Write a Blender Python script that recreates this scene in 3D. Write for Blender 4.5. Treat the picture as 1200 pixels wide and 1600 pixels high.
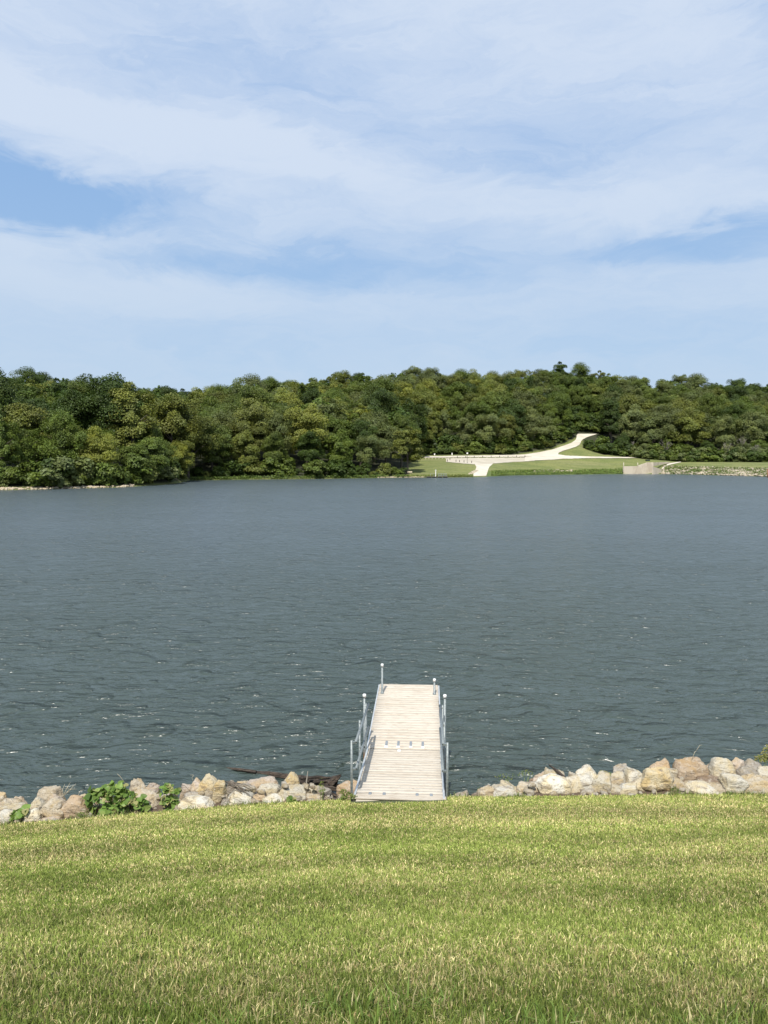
import bpy, bmesh, math, random
import numpy as np
from mathutils import Vector, Matrix, noise as mnoise

SC = bpy.context.scene
COL = SC.collection
for _o in list(bpy.data.objects): bpy.data.objects.remove(_o)
R = math.radians

# ------------------------------------------------------------------ camera
CAMZ = 6.6            # eye height above the lake surface (water is z = 0)
F = 1156.0            # focal length in photo pixels (26 mm on a 36 mm long side)
PITCH = R(4.30)
cam = bpy.data.cameras.new('camera'); camo = bpy.data.objects.new('camera', cam); COL.objects.link(camo)
cam.sensor_fit = 'VERTICAL'; cam.sensor_height = 36; cam.sensor_width = 27; cam.lens = 26.01
cam.clip_start = 0.05; cam.clip_end = 5000
camo.location = (0, 0, CAMZ); camo.rotation_euler = (R(90) - PITCH, 0, 0)
SC.camera = camo
SC.render.resolution_x = 768; SC.render.resolution_y = 1024

# ------------------------------------------------------------------ sun, sky, exposure
SUN_EL, SUN_AZ = R(54), R(10.5)       # sun behind the camera, a little to its left
to_sun = Vector((-math.sin(SUN_AZ) * math.cos(SUN_EL), -math.cos(SUN_AZ) * math.cos(SUN_EL), math.sin(SUN_EL)))
sl = bpy.data.lights.new('sun', 'SUN'); sl.energy = 4.0; sl.angle = R(0.53); sl.color = (1.0, 0.95, 0.87)
so = bpy.data.objects.new('sun', sl); COL.objects.link(so)
so.rotation_euler = to_sun.to_track_quat('Z', 'Y').to_euler(); so.location = (0, -20, 60)
SC.view_settings.view_transform = 'Standard'; SC.view_settings.look = 'None'
SC.view_settings.exposure = 0.45; SC.view_settings.gamma = 1.0
SC.render.engine = 'CYCLES'
SC.cycles.max_bounces = 6; SC.cycles.transparent_max_bounces = 4

class NT:
    """small node-tree helper"""
    def __init__(s, tree): s.t = tree; s.n = tree.nodes; s.l = tree.links
    def node(s, typ, **kw):
        n = s.n.new(typ)
        for k, v in kw.items():
            if k == 'ins':
                for kk, vv in v.items(): s.put(n.inputs[kk], vv)
            else: setattr(n, k, v)
        return n
    def put(s, sock, v):
        if isinstance(v, bpy.types.NodeSocket): s.l.new(v, sock)
        elif isinstance(v, (tuple, list)) and sock.type == 'RGBA' and len(v) == 3: sock.default_value = (*v, 1)
        else: sock.default_value = v
    def math(s, op, a, b=0.0, c=None, clamp=False):
        n = s.n.new('ShaderNodeMath'); n.operation = op; n.use_clamp = clamp
        s.put(n.inputs[0], a); s.put(n.inputs[1], b)
        if c is not None: s.put(n.inputs[2], c)
        return n.outputs[0]
    def mix(s, fac, a, b, mode='MIX'):
        n = s.n.new('ShaderNodeMix'); n.data_type = 'RGBA'; n.blend_type = mode
        s.put(n.inputs['Factor'], fac); s.put(n.inputs['A'], a); s.put(n.inputs['B'], b)
        return n.outputs['Result']
    def noise(s, vec, scale, detail=4, rough=0.55, dist=0.0, out='Fac'):
        n = s.n.new('ShaderNodeTexNoise'); s.put(n.inputs['Vector'], vec)
        n.inputs['Scale'].default_value = scale; n.inputs['Detail'].default_value = detail
        n.inputs['Roughness'].default_value = rough; n.inputs['Distortion'].default_value = dist
        return n.outputs[out]
    def mapping(s, vec, scale=(1, 1, 1), rot=(0, 0, 0), loc=(0, 0, 0)):
        n = s.n.new('ShaderNodeMapping'); s.put(n.inputs['Vector'], vec)
        n.inputs['Scale'].default_value = scale; n.inputs['Rotation'].default_value = rot; n.inputs['Location'].default_value = loc
        return n.outputs[0]
    def ramp(s, fac, stops, interp='LINEAR'):
        n = s.n.new('ShaderNodeValToRGB'); s.put(n.inputs[0], fac); cr = n.color_ramp; cr.interpolation = interp
        while len(cr.elements) < len(stops): cr.elements.new(0.5)
        for e, (p, c) in zip(cr.elements, stops):
            e.position = p; e.color = (c, c, c, 1) if isinstance(c, (int, float)) else (*c, 1)
        return n.outputs[0]
    def rng(s, v, a, b, c=0.0, d=1.0):
        n = s.n.new('ShaderNodeMapRange'); n.interpolation_type = 'SMOOTHSTEP'
        s.put(n.inputs['Value'], v)
        for k, x in zip(('From Min', 'From Max', 'To Min', 'To Max'), (a, b, c, d)): n.inputs[k].default_value = x
        return n.outputs[0]

W = bpy.data.worlds.new('World'); SC.world = W; W.use_nodes = True
w = NT(W.node_tree); w.n.clear()
sky = w.node('ShaderNodeTexSky', sky_type='NISHITA', sun_disc=False, sun_elevation=SUN_EL,
             sun_rotation=math.pi + SUN_AZ, altitude=200, air_density=1.0, dust_density=0.6, ozone_density=2.0)
tc = w.node('ShaderNodeTexCoord')
sp = w.node('ShaderNodeSeparateXYZ', ins={0: tc.outputs['Generated']})
az = w.math('ARCTAN2', sp.outputs[0], sp.outputs[1]); el = w.math('ARCSINE', sp.outputs[2])
ae = w.node('ShaderNodeCombineXYZ', ins={0: az, 1: el, 2: 0.0}).outputs[0]
# domain warp makes the veil wispy
wv = w.noise(w.mapping(ae, (2.2, 6.5, 1)), 1.0, 5, 0.6, 0.4, 'Color')
wa = w.node('ShaderNodeVectorMath', operation='SUBTRACT', ins={0: wv, 1: (0.5, 0.5, 0.5)}).outputs[0]
wb = w.node('ShaderNodeVectorMath', operation='SCALE', ins={0: wa, 'Scale': 0.11}).outputs[0]
wp = w.node('ShaderNodeVectorMath', operation='MULTIPLY', ins={0: wb, 1: (2.4, 0.8, 0)}).outputs[0]
wv2 = w.noise(w.mapping(ae, (9, 24, 1), (0, 0, R(-8)), (2, 5, 0)), 1.0, 6, 0.62, 0.8, 'Color')
wp2 = w.node('ShaderNodeVectorMath', operation='MULTIPLY', ins={0: w.node('ShaderNodeVectorMath', operation='SUBTRACT', ins={0: wv2, 1: (0.5, 0.5, 0.5)}).outputs[0], 1: (0.16, 0.060, 0)}).outputs[0]
aw0 = w.node('ShaderNodeVectorMath', operation='ADD', ins={0: ae, 1: wp}).outputs[0]
aw = w.node('ShaderNodeVectorMath', operation='ADD', ins={0: aw0, 1: wp2}).outputs[0]
sw = w.node('ShaderNodeSeparateXYZ', ins={0: aw})
def blob(px, py, rx, ry, tilt=0.0):
    a0, e0 = (px - 600) / 1156, (713 - py) / 1156
    da = w.math('SUBTRACT', sw.outputs[0], a0); de = w.math('SUBTRACT', sw.outputs[1], e0)
    if tilt:
        de = w.math('ADD', de, w.math('MULTIPLY', da, tilt))
    q = w.math('ADD', w.math('POWER', w.math('ABSOLUTE', w.math('DIVIDE', da, rx / 1156)), 2), w.math('POWER', w.math('ABSOLUTE', w.math('DIVIDE', de, ry / 1156)), 2))
    return w.math('EXPONENT', w.math('MULTIPLY', q, -1.0))
SKY_BLOBS = [(0, 350, 215, 42, 0.05, -1.55), (440, 428, 300, 32, 0.0, -0.46), (1040, 415, 170, 26, 0.0, -0.50), (760, 300, 330, 75, 0.0, -0.22),
             (330, 150, 260, 60, 0.1, -0.16), (1200, 150, 120, 60, 0.0, -0.25), (560, 540, 900, 40, 0.0, -0.12),
             (130, 262, 330, 34, 0.12, 0.26), (420, 285, 330, 26, 0.16, 0.26), (130, 412, 260, 24, -0.06, 0.30), (900, 60, 420, 90, 0.0, 0.18), (200, 480, 300, 30, 0.0, 0.22), (1000, 350, 330, 24, 0.0, 0.18), (30, 60, 300, 80, 0.0, 0.1)]
dens = w.math('ADD', 0.47, w.math('MULTIPLY', w.noise(w.mapping(aw, (1.6, 6.0, 1), loc=(3.1, 1.7, 0)), 1.5, 6, 0.5, 0.2), 0.55))
fine = w.noise(w.mapping(aw, (4.2, 17, 1), (0, 0, R(-7))), 1.6, 9, 0.66, 0.9)
dens = w.math('ADD', dens, w.math('MULTIPLY', w.math('SUBTRACT', fine, 0.5), 0.62))
for (px, py, rx, ry, ti, wgt) in SKY_BLOBS:
    dens = w.math('ADD', dens, w.math('MULTIPLY', blob(px, py, rx, ry, ti), wgt * 1.15))
dens = w.rng(dens, 0.02, 1.02)
dens = w.math('MULTIPLY', dens, 0.86)
CLOUD = w.mix(w.rng(el, -0.02, 0.42), (3.7, 4.62, 5.75), (4.9, 5.5, 6.4))
skyc = w.mix(0.82, sky.outputs[0], w.mix(w.rng(el, 0.0, 0.5), (2.7, 3.95, 5.5), (1.95, 3.35, 5.7)))
res = w.mix(dens, skyc, CLOUD)
bg = w.node('ShaderNodeBackground', ins={'Color': res, 'Strength': 0.105})
wo = w.node('ShaderNodeOutputWorld', ins={0: bg.outputs[0]})

# ------------------------------------------------------------------ pixel <-> world helpers (used only to measure real positions)
CP, SP_ = math.cos(PITCH), math.sin(PITCH)
def ray(px, py):
    xc, yc = (px - 600) / F, (800 - py) / F
    return Vector((xc, CP + yc * SP_, -SP_ + yc * CP))
def at(px, py, Y):
    d = ray(px, py); return Vector((0, 0, CAMZ)) + d * (Y / d.y)
def at_z(px, py, z):
    d = ray(px, py); return Vector((0, 0, CAMZ)) + d * ((z - CAMZ) / d.z)
def project(x, y, z):
    dz = z - CAMZ
    zc = y * CP - dz * SP_; yc = y * SP_ + dz * CP
    return 600 + F * x / zc, 800 - F * yc / zc

# ------------------------------------------------------------------ object helpers
def tag(o, label=None, cat=None, group=None, kind=None):
    if label: o['label'] = label
    if cat: o['category'] = cat
    if group: o['group'] = group
    if kind: o['kind'] = kind
    return o
def empty(name, loc, rz=0, **kw):
    o = bpy.data.objects.new(name, None); COL.objects.link(o); o.location = loc; o.rotation_euler = (0, 0, rz)
    o.empty_display_size = 0.2
    return tag(o, **kw)
def mesh_obj(name, verts, faces, mat, parent=None, smooth=False, **kw):
    me = bpy.data.meshes.new(name); me.from_pydata([tuple(v) for v in verts], [], faces)
    if mat: me.materials.append(mat)
    if smooth: me.shade_smooth()
    me.update()
    o = bpy.data.objects.new(name, me); COL.objects.link(o)
    if parent is not None: o.parent = parent
    return tag(o, **kw)
def np_mesh(name, V, Q=None, T=None, mat=None, smooth=False):
    """fast mesh from numpy arrays: Q (n,4) quads, T (m,3) tris"""
    me = bpy.data.meshes.new(name)
    V = np.asarray(V, np.float32); idx = []; starts = []; tot = 0
    nq = 0 if Q is None else len(Q); nt = 0 if T is None else len(T)
    loops = np.concatenate([np.asarray(a).reshape(-1) for a in (Q, T) if a is not None and len(a)])
    starts = np.concatenate([np.arange(nq) * 4, nq * 4 + np.arange(nt) * 3])
    me.vertices.add(len(V)); me.vertices.foreach_set('co', V.reshape(-1))
    me.loops.add(len(loops)); me.loops.foreach_set('vertex_index', loops.astype(np.int32))
    me.polygons.add(nq + nt); me.polygons.foreach_set('loop_start', starts.astype(np.int32))
    if mat: me.materials.append(mat)
    me.update(calc_edges=True)
    if smooth: me.shade_smooth()
    return me
def link(name, me, parent=None, **kw):
    o = bpy.data.objects.new(name, me); COL.objects.link(o)
    if parent is not None: o.parent = parent
    return tag(o, **kw)
def fattr(me, name, vals, typ='FLOAT'):
    a = me.attributes.new(name, typ, 'POINT')
    if typ == 'FLOAT': a.data.foreach_set('value', np.asarray(vals, np.float32))
    else: a.data.foreach_set('color', np.asarray(vals, np.float32).reshape(-1))

class MB:
    """collects boxes, tubes and lathes into one mesh"""
    def __init__(s): s.v = []; s.f = []
    def box(s, c, size, rot=None, taper=1.0):
        x, y, z = (k / 2 for k in size); b = len(s.v); c = Vector(c)
        for sz in (-1, 1):
            t = 1.0 if sz < 0 else taper
            for sx, sy in ((-1, -1), (1, -1), (1, 1), (-1, 1)):
                p = Vector((sx * x * t, sy * y * t, sz * z))
                if rot is not None: p = rot @ p
                s.v.append(c + p)
        for q in ((3, 2, 1, 0), (4, 5, 6, 7), (0, 1, 5, 4), (1, 2, 6, 5), (2, 3, 7, 6), (3, 0, 4, 7)): s.f.append(tuple(b + k for k in q))
        return s
    def tube(s, pts, rad, n=12, hollow=False, cap=True):
        pts = [Vector(p) for p in pts]; rad = rad if isinstance(rad, (list, tuple)) else [rad] * len(pts)
        b = len(s.v); prev = None
        for i, p in enumerate(pts):
            d = (pts[min(i + 1, len(pts) - 1)] - pts[max(i - 1, 0)]).normalized()
            ref = prev if prev is not None else (Vector((1, 0, 0)) if abs(d.x) < 0.9 else Vector((0, 1, 0)))
            a = d.cross(ref).normalized(); c = a.cross(d).normalized(); prev = c
            for k in range(n):
                t = 2 * math.pi * k / n; s.v.append(p + (a * math.cos(t) + c * math.sin(t)) * rad[i])
        for i in range(len(pts) - 1):
            for k in range(n):
                s.f.append((b + i * n + k, b + i * n + (k + 1) % n, b + (i + 1) * n + (k + 1) % n, b + (i + 1) * n + k))
        if cap and not hollow:
            s.f.append(tuple(b + k for k in reversed(range(n)))); e = b + (len(pts) - 1) * n; s.f.append(tuple(e + k for k in range(n)))
        if hollow:   # inner wall as well, so the open end shows its dark bore
            b2 = len(s.v)
            for i, p in enumerate(pts):
                for k in range(n): s.v.append(p + (s.v[b + i * n + k] - p) * 0.80)
            for i in range(len(pts) - 1):
                for k in range(n): s.f.append((b2 + i * n + k, b2 + (i + 1) * n + k, b2 + (i + 1) * n + (k + 1) % n, b2 + i * n + (k + 1) % n))
            for e in (0, len(pts) - 1):
                for k in range(n):
                    q = (b + e * n + k, b2 + e * n + k, b2 + e * n + (k + 1) % n, b + e * n + (k + 1) % n); s.f.append(q if e == 0 else q[::-1])
        return s
    def build(s, name, mat, parent=None, smooth=False, **kw):
        return mesh_obj(name, s.v, s.f, mat, parent, smooth, **kw)

def newmat(name):
    m = bpy.data.materials.new(name); m.use_nodes = True; t = NT(m.node_tree)
    b = m.node_tree.nodes['Principled BSDF']
    return m, t, b
def bump(t, b, h, strength, dist=0.02):
    n = t.node('ShaderNodeBump', ins={'Strength': strength, 'Distance': dist, 'Height': h}); t.l.new(n.outputs[0], b.inputs['Normal']); return n

# ------------------------------------------------------------------ materials
def plain(name, col, rough=0.6, metal=0.0, var=0.12, scale=6.0, bs=0.0):
    m, t, b = newmat(name); tcn = t.node('ShaderNodeTexCoord')
    nz = t.noise(tcn.outputs['Object'], scale, 5)
    c = t.mix(t.rng(nz, 0.3, 0.7), tuple(k * (1 - var) for k in col), tuple(min(1, k * (1 + var)) for k in col))
    t.put(b.inputs['Base Color'], c); b.inputs['Roughness'].default_value = rough; b.inputs['Metallic'].default_value = metal
    if bs: bump(t, b, nz, bs, 0.01)
    return m

def m_leaf():
    m, t, b = newmat('leaf_canopy')
    oi = t.node('ShaderNodeObjectInfo'); at_ = t.node('ShaderNodeAttribute', attribute_name='tone')
    nz = t.noise(t.node('ShaderNodeTexCoord').outputs['Object'], 0.35, 3)
    c = t.mix(t.rng(nz, 0.35, 0.65), oi.outputs['Color'], t.mix(1.0, oi.outputs['Color'], (1.16, 1.08, 0.80), 'MULTIPLY'))
    k = t.math('ADD', 0.62, t.math('MULTIPLY', at_.outputs['Fac'], 0.85))
    c = t.mix(1.0, c, t.node('ShaderNodeCombineColor', ins={0: k, 1: k, 2: k}).outputs[0], 'MULTIPLY')
    t.put(b.inputs['Base Color'], c); b.inputs['Roughness'].default_value = 0.55; b.inputs['Specular IOR Level'].default_value = 0.3
    tr = t.node('ShaderNodeBsdfTranslucent', ins={'Color': t.mix(1.0, c, (1.2, 1.3, 0.6), 'MULTIPLY')})
    mx = t.node('ShaderNodeMixShader', ins={0: 0.22, 1: b.outputs[0], 2: tr.outputs[0]})
    t.l.new(mx.outputs[0], m.node_tree.nodes['Material Output'].inputs[0])
    return m
def m_leaf_attr(name, transl=0.2, rough=0.5, gain=1.0):
    m, t, b = newmat(name)
    a = t.node('ShaderNodeAttribute', attribute_name='tint')
    c = t.mix(1.0, a.outputs['Color'], (gain, gain, gain), 'MULTIPLY')
    t.put(b.inputs['Base Color'], c); b.inputs['Roughness'].default_value = rough; b.inputs['Specular IOR Level'].default_value = 0.18
    tr = t.node('ShaderNodeBsdfTranslucent', ins={'Color': t.mix(1.0, c, (1.2, 1.25, 0.6), 'MULTIPLY')})
    mx = t.node('ShaderNodeMixShader', ins={0: transl, 1: b.outputs[0], 2: tr.outputs[0]})
    t.l.new(mx.outputs[0], m.node_tree.nodes['Material Output'].inputs[0])
    return m

def m_water():
    m, t, b = newmat('lake_water')
    tc_ = t.node('ShaderNodeTexCoord').outputs['Object']
    warp = t.noise(t.mapping(tc_, (0.25, 0.25, 1)), 1.0, 2, 0.5, 0.0, 'Color')
    ws = t.node('ShaderNodeVectorMath', operation='SCALE', ins={0: warp, 'Scale': 1.6}).outputs[0]
    tw = t.node('ShaderNodeVectorMath', operation='ADD', ins={0: tc_, 1: ws}).outputs[0]
    # wind ripples: crests run across the view, a little oblique
    a = t.noise(t.mapping(tw, (0.85, 2.1, 1), (0, 0, R(-9))), 1.0, 3, 0.5, 0.35)
    c = t.noise(t.mapping(tw, (2.6, 5.6, 1), (0, 0, R(7)), (5, 3, 0)), 1.0, 3, 0.55, 0.5)
    d = t.noise(t.mapping(tc_, (9, 15, 1), (0, 0, R(-15))), 1.0, 2, 0.5, 0.3)
    big = t.noise(t.mapping(tc_, (0.05, 0.10, 1)), 1.0, 2)
    sharp = a
    k1 = t.noise(t.mapping(tw, (2.0, 5.6, 1), (0, 0, R(-10)), (2, 9, 0)), 1.0, 3, 0.5, 0.6)
    k2 = t.noise(t.mapping(tw, (0.9, 2.9, 1), (0, 0, R(-6)), (7, 1, 0)), 1.0, 3, 0.5, 0.5)
    k3 = t.noise(t.mapping(tc_, (1.6, 2.1, 1), (0, 0, R(12)), (3, 4, 0)), 1.0, 2, 0.5, 0.2)
    k4 = t.noise(t.mapping(tc_, (0.75, 0.85, 1), (0, 0, R(-20)), (9, 4, 0)), 1.0, 2, 0.5, 0.2)
    crest0 = t.math('ADD', t.math('MULTIPLY', t.rng(k3, 0.56, 0.78), 0.17), t.math('MULTIPLY', t.rng(k4, 0.54, 0.78), 0.28))
    crest = t.math('ADD', t.math('MULTIPLY', t.rng(k1, 0.56, 0.78), 0.060), t.math('MULTIPLY', t.rng(k2, 0.56, 0.78), 0.11))
    h = t.math('ADD', t.math('ADD', t.math('ADD', crest, crest0), t.math('MULTIPLY', sharp, 0.34)), t.math('ADD', t.math('MULTIPLY', c, 0.085), t.math('MULTIPLY', d, 0.013)))
    h = t.math('MULTIPLY', h, t.rng(big, 0.3, 0.7, 0.75, 1.2))
    bump(t, b, t.math('MULTIPLY', h, 0.70), 1.0, 1.0)
    patch = t.noise(t.mapping(tc_, (0.012, 0.05, 1)), 1.0, 3)
    yy = t.node('ShaderNodeSeparateXYZ', ins={0: tc_}).outputs[1]      # body colour goes from darker green by this bank to lighter blue-grey far out
    far_body = t.mix(patch, (0.062, 0.084, 0.092), (0.078, 0.101, 0.110)); near_body = t.mix(patch, (0.040, 0.058, 0.050), (0.052, 0.070, 0.060))
    t.put(b.inputs['Base Color'], t.mix(t.rng(yy, 12.0, 75.0), near_body, far_body))
    b.inputs['Roughness'].default_value = 0.27; b.inputs['IOR'].default_value = 1.45
    return m

def m_rock():
    m, t, b = newmat('limestone')
    oi = t.node('ShaderNodeObjectInfo'); o = t.node('ShaderNodeTexCoord').outputs['Object']
    off = t.node('ShaderNodeVectorMath', operation='ADD', ins={0: o, 1: t.node('ShaderNodeVectorMath', operation='SCALE', ins={0: (31.0, 17.0, 9.0), 'Scale': oi.outputs['Random']}).outputs[0]}).outputs[0]
    big = t.noise(off, 4.0, 4, 0.6, 0.6); med = t.noise(off, 14, 6, 0.65, 0.3); pit = t.noise(off, 42, 5, 0.6)
    str_ = t.noise(t.mapping(off, (3, 3, 16), (0.5, 0.3, 0)), 1.5, 4, 0.6, 0.5)
    c = t.mix(t.rng(big, 0.40, 0.62), oi.outputs['Color'], t.mix(1.0, oi.outputs['Color'], (0.96, 0.86, 0.66), 'MULTIPLY'))
    c = t.mix(t.rng(med, 0.50, 0.70, 0, 0.6), c, (0.56, 0.52, 0.44))
    c = t.mix(t.rng(str_, 0.54, 0.66, 0, 0.65), c, (0.17, 0.125, 0.085))
    c = t.mix(t.rng(pit, 0.56, 0.68, 0, 0.7), c, (0.11, 0.088, 0.066))
    t.put(b.inputs['Base Color'], c); b.inputs['Roughness'].default_value = 0.88
    h = t.math('ADD', t.math('MULTIPLY', med, 0.6), t.math('ADD', t.math('MULTIPLY', pit, 0.25), t.math('MULTIPLY', str_, 0.45)))
    bump(t, b, h, 0.95, 0.07)
    return m

def m_wood_deck():
    m, t, b = newmat('bleached_planks')
    o = t.node('ShaderNodeTexCoord').outputs['Object']; a = t.node('ShaderNodeAttribute', attribute_name='tone')
    g = t.noise(t.mapping(o, (1.2, 60, 60)), 1.0, 5, 0.6, 0.6)
    g2 = t.noise(t.mapping(o, (5, 22, 22), loc=(4, 2, 0)), 1.0, 5, 0.65, 0.5)
    kn = t.noise(t.mapping(o, (7, 12, 12), loc=(7, 2, 0)), 1.0, 2, 0.5)
    c = t.mix(t.rng(g, 0.35, 0.65), (0.45, 0.385, 0.30), (0.58, 0.525, 0.435))
    c = t.mix(t.rng(a.outputs['Fac'], 0, 1, 0, 0.5), c, (0.60, 0.55, 0.465))
    c = t.mix(t.rng(g2, 0.46, 0.70, 0, 0.6), c, (0.30, 0.225, 0.155))
    c = t.mix(t.rng(kn, 0.72, 0.78, 0, 0.7), c, (0.25, 0.17, 0.10))
    t.put(b.inputs['Base Color'], c); b.inputs['Roughness'].default_value = 0.85
    bump(t, b, t.math('ADD', g, g2), 0.5, 0.006)
    return m

def m_galv(rust=True):
    m, t, b = newmat('galvanised_pipe' + ('_rusty_foot' if rust else ''))
    o = t.node('ShaderNodeTexCoord').outputs['Object']; nz = t.noise(o, 28, 5, 0.65); n2 = t.noise(o, 5, 3)
    c = t.mix(t.rng(nz, 0.3, 0.7), (0.15, 0.175, 0.18), (0.29, 0.32, 0.32))
    if rust:
        z = t.node('ShaderNodeSeparateXYZ', ins={0: o}).outputs[2]
        zz = t.math('ADD', z, t.math('MULTIPLY', nz, 0.35))
        c = t.mix(t.rng(zz, 0.50, 0.72, 0.9, 0.0), c, t.mix(n2, (0.30, 0.16, 0.055), (0.20, 0.085, 0.03)))
    t.put(b.inputs['Base Color'], c); b.inputs['Metallic'].default_value = 0.35; b.inputs['Roughness'].default_value = 0.5
    return m

def m_far_ground():
    m, t, b = newmat('far_bank_ground')
    o = t.node('ShaderNodeTexCoord').outputs['Object']; f = t.node('ShaderNodeAttribute', attribute_name='forest'); sh = t.node('ShaderNodeAttribute', attribute_name='bank')
    a = t.noise(t.mapping(o, (0.10, 0.16, 0.16)), 1.0, 5, 0.6); d = t.noise(o, 1.4, 6, 0.7); e = t.noise(t.mapping(o, (0.02, 0.25, 0.25)), 1.0, 4, 0.6)
    g = t.mix(t.rng(a, 0.35, 0.65), (0.120, 0.150, 0.035), (0.195, 0.205, 0.060))
    g = t.mix(t.rng(e, 0.45, 0.70, 0, 0.7), g, (0.24, 0.225, 0.10))
    g = t.mix(t.rng(d, 0.45, 0.70, 0, 0.75), g, (0.060, 0.090, 0.018))
    lush = t.mix(t.rng(d, 0.35, 0.6), (0.05, 0.085, 0.02), (0.12, 0.16, 0.035))
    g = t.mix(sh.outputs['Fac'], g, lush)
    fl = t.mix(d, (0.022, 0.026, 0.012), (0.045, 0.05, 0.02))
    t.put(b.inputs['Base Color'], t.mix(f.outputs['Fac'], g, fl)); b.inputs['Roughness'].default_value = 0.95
    bump(t, b, d, 0.8, 0.4)
    return m

def m_soil():
    m, t, b = newmat('lawn_soil')
    o = t.node('ShaderNodeTexCoord').outputs['Object']; a = t.noise(o, 9, 6, 0.65); c2 = t.noise(o, 60, 4)
    e = t.node('ShaderNodeAttribute', attribute_name='edge')
    lawn = t.mix(a, (0.050, 0.060, 0.018), (0.105, 0.115, 0.040))
    dirt = t.mix(a, (0.050, 0.035, 0.024), (0.15, 0.105, 0.070))
    t.put(b.inputs['Base Color'], t.mix(e.outputs['Fac'], lawn, dirt)); b.inputs['Roughness'].default_value = 0.95
    bump(t, b, c2, 0.6, 0.02)
    return m

def m_gravel(name, c0, c1, sc=2.0, tracks=False):
    m, t, b = newmat(name); o = t.node('ShaderNodeTexCoord').outputs['Object']
    a = t.noise(t.mapping(o, (0.12, 0.35, 1)), 1.0, 4, 0.6); d = t.noise(o, sc, 5, 0.7)
    c = t.mix(t.rng(a, 0.3, 0.7), c0, c1); c = t.mix(t.rng(d, 0.5, 0.75, 0, 0.35), c, tuple(k * 0.6 for k in c0))
    t.put(b.inputs['Base Color'], c); b.inputs['Roughness'].default_value = 0.95; bump(t, b, d, 0.4, 0.05)
    return m

def m_concrete():
    m, t, b = newmat('weathered_concrete'); o = t.node('ShaderNodeTexCoord').outputs['Object']
    s = t.noise(t.mapping(o, (0.45, 0.45, 0.22)), 1.2, 5, 0.6, 0.3); d = t.noise(o, 3.0, 5)
    c = t.mix(t.rng(s, 0.4, 0.65), (0.52, 0.455, 0.35), (0.41, 0.345, 0.26)); c = t.mix(t.rng(d, 0.4, 0.8, 0, 0.4), c, (0.55, 0.50, 0.41))
    t.put(b.inputs['Base Color'], c); b.inputs['Roughness'].default_value = 0.9; bump(t, b, d, 0.3, 0.05)
    return m
def m_drift():
    m, t, b = newmat('driftwood'); o = t.node('ShaderNodeTexCoord').outputs['Object']
    g = t.noise(t.mapping(o, (3, 26, 26)), 1.0, 6, 0.65, 1.0); w2 = t.noise(o, 5, 4)
    c = t.mix(t.rng(g, 0.4, 0.62), (0.020, 0.014, 0.010), (0.095, 0.072, 0.052)); c = t.mix(t.rng(w2, 0.5, 0.7, 0, 0.6), c, (0.055, 0.035, 0.024))
    t.put(b.inputs['Base Color'], c); b.inputs['Roughness'].default_value = 0.8; bump(t, b, g, 1.0, 0.03)
    return m

M = dict(leaf=m_leaf(), leafa=m_leaf_attr('leaf_mass'), grass=m_leaf_attr('grass_blades', 0.15, 0.6), weed=m_leaf_attr('weed_leaves', 0.25, 0.4),
         water=m_water(), rock=m_rock(), deck=m_wood_deck(), galv=m_galv(False), galvr=m_galv(True), far=m_far_ground(), soil=m_soil(),
         gravel=m_gravel('white_gravel', (0.47, 0.42, 0.335), (0.62, 0.565, 0.47)), lot=m_gravel('tan_gravel', (0.40, 0.355, 0.275), (0.50, 0.455, 0.365)),
         ramp=m_gravel('ramp_concrete', (0.50, 0.45, 0.36), (0.60, 0.55, 0.46), 0.8), conc=m_concrete(), drift=m_drift(),
         bark=plain('bark', (0.11, 0.09, 0.07), 0.9, 0, 0.4, 3, 0.5), pale_bark=plain('pale_dead_bark', (0.20, 0.18, 0.15), 0.9, 0, 0.25, 4),
         cap=plain('white_cap', (0.80, 0.80, 0.78), 0.45), alu=plain('aluminium_frame', (0.62, 0.64, 0.64), 0.4, 0.5), steel=plain('hinge_steel', (0.60, 0.62, 0.62), 0.4, 0.6),
         post=plain('weathered_post', (0.11, 0.095, 0.075), 0.9, 0, 0.3), pale_post=plain('pale_timber', (0.55, 0.49, 0.38), 0.85, 0, 0.2), white=plain('white_paint', (0.78, 0.77, 0.72), 0.5, 0, 0.06),
         dgreen=plain('dark_green_paint', (0.020, 0.035, 0.022), 0.5), float_=plain('dark_float', (0.03, 0.03, 0.03), 0.6), bench=plain('bench_timber', (0.60, 0.52, 0.38), 0.8, 0, 0.2),
         rust=plain('rusty_steel', (0.26, 0.13, 0.06), 0.8, 0.2, 0.3, 9), straw=plain('dry_stalk', (0.50, 0.44, 0.31), 0.8, 0, 0.2), dgrey=plain('grey_steel', (0.30, 0.32, 0.33), 0.5, 0.4))

# ------------------------------------------------------------------ water
wb_ = MB(); wob = mesh_obj('water', [(-700, 5, 0), (700, 5, 0), (700, 900, 0), (-700, 900, 0)], [(0, 1, 2, 3)], M['water'], kind='structure')

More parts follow.
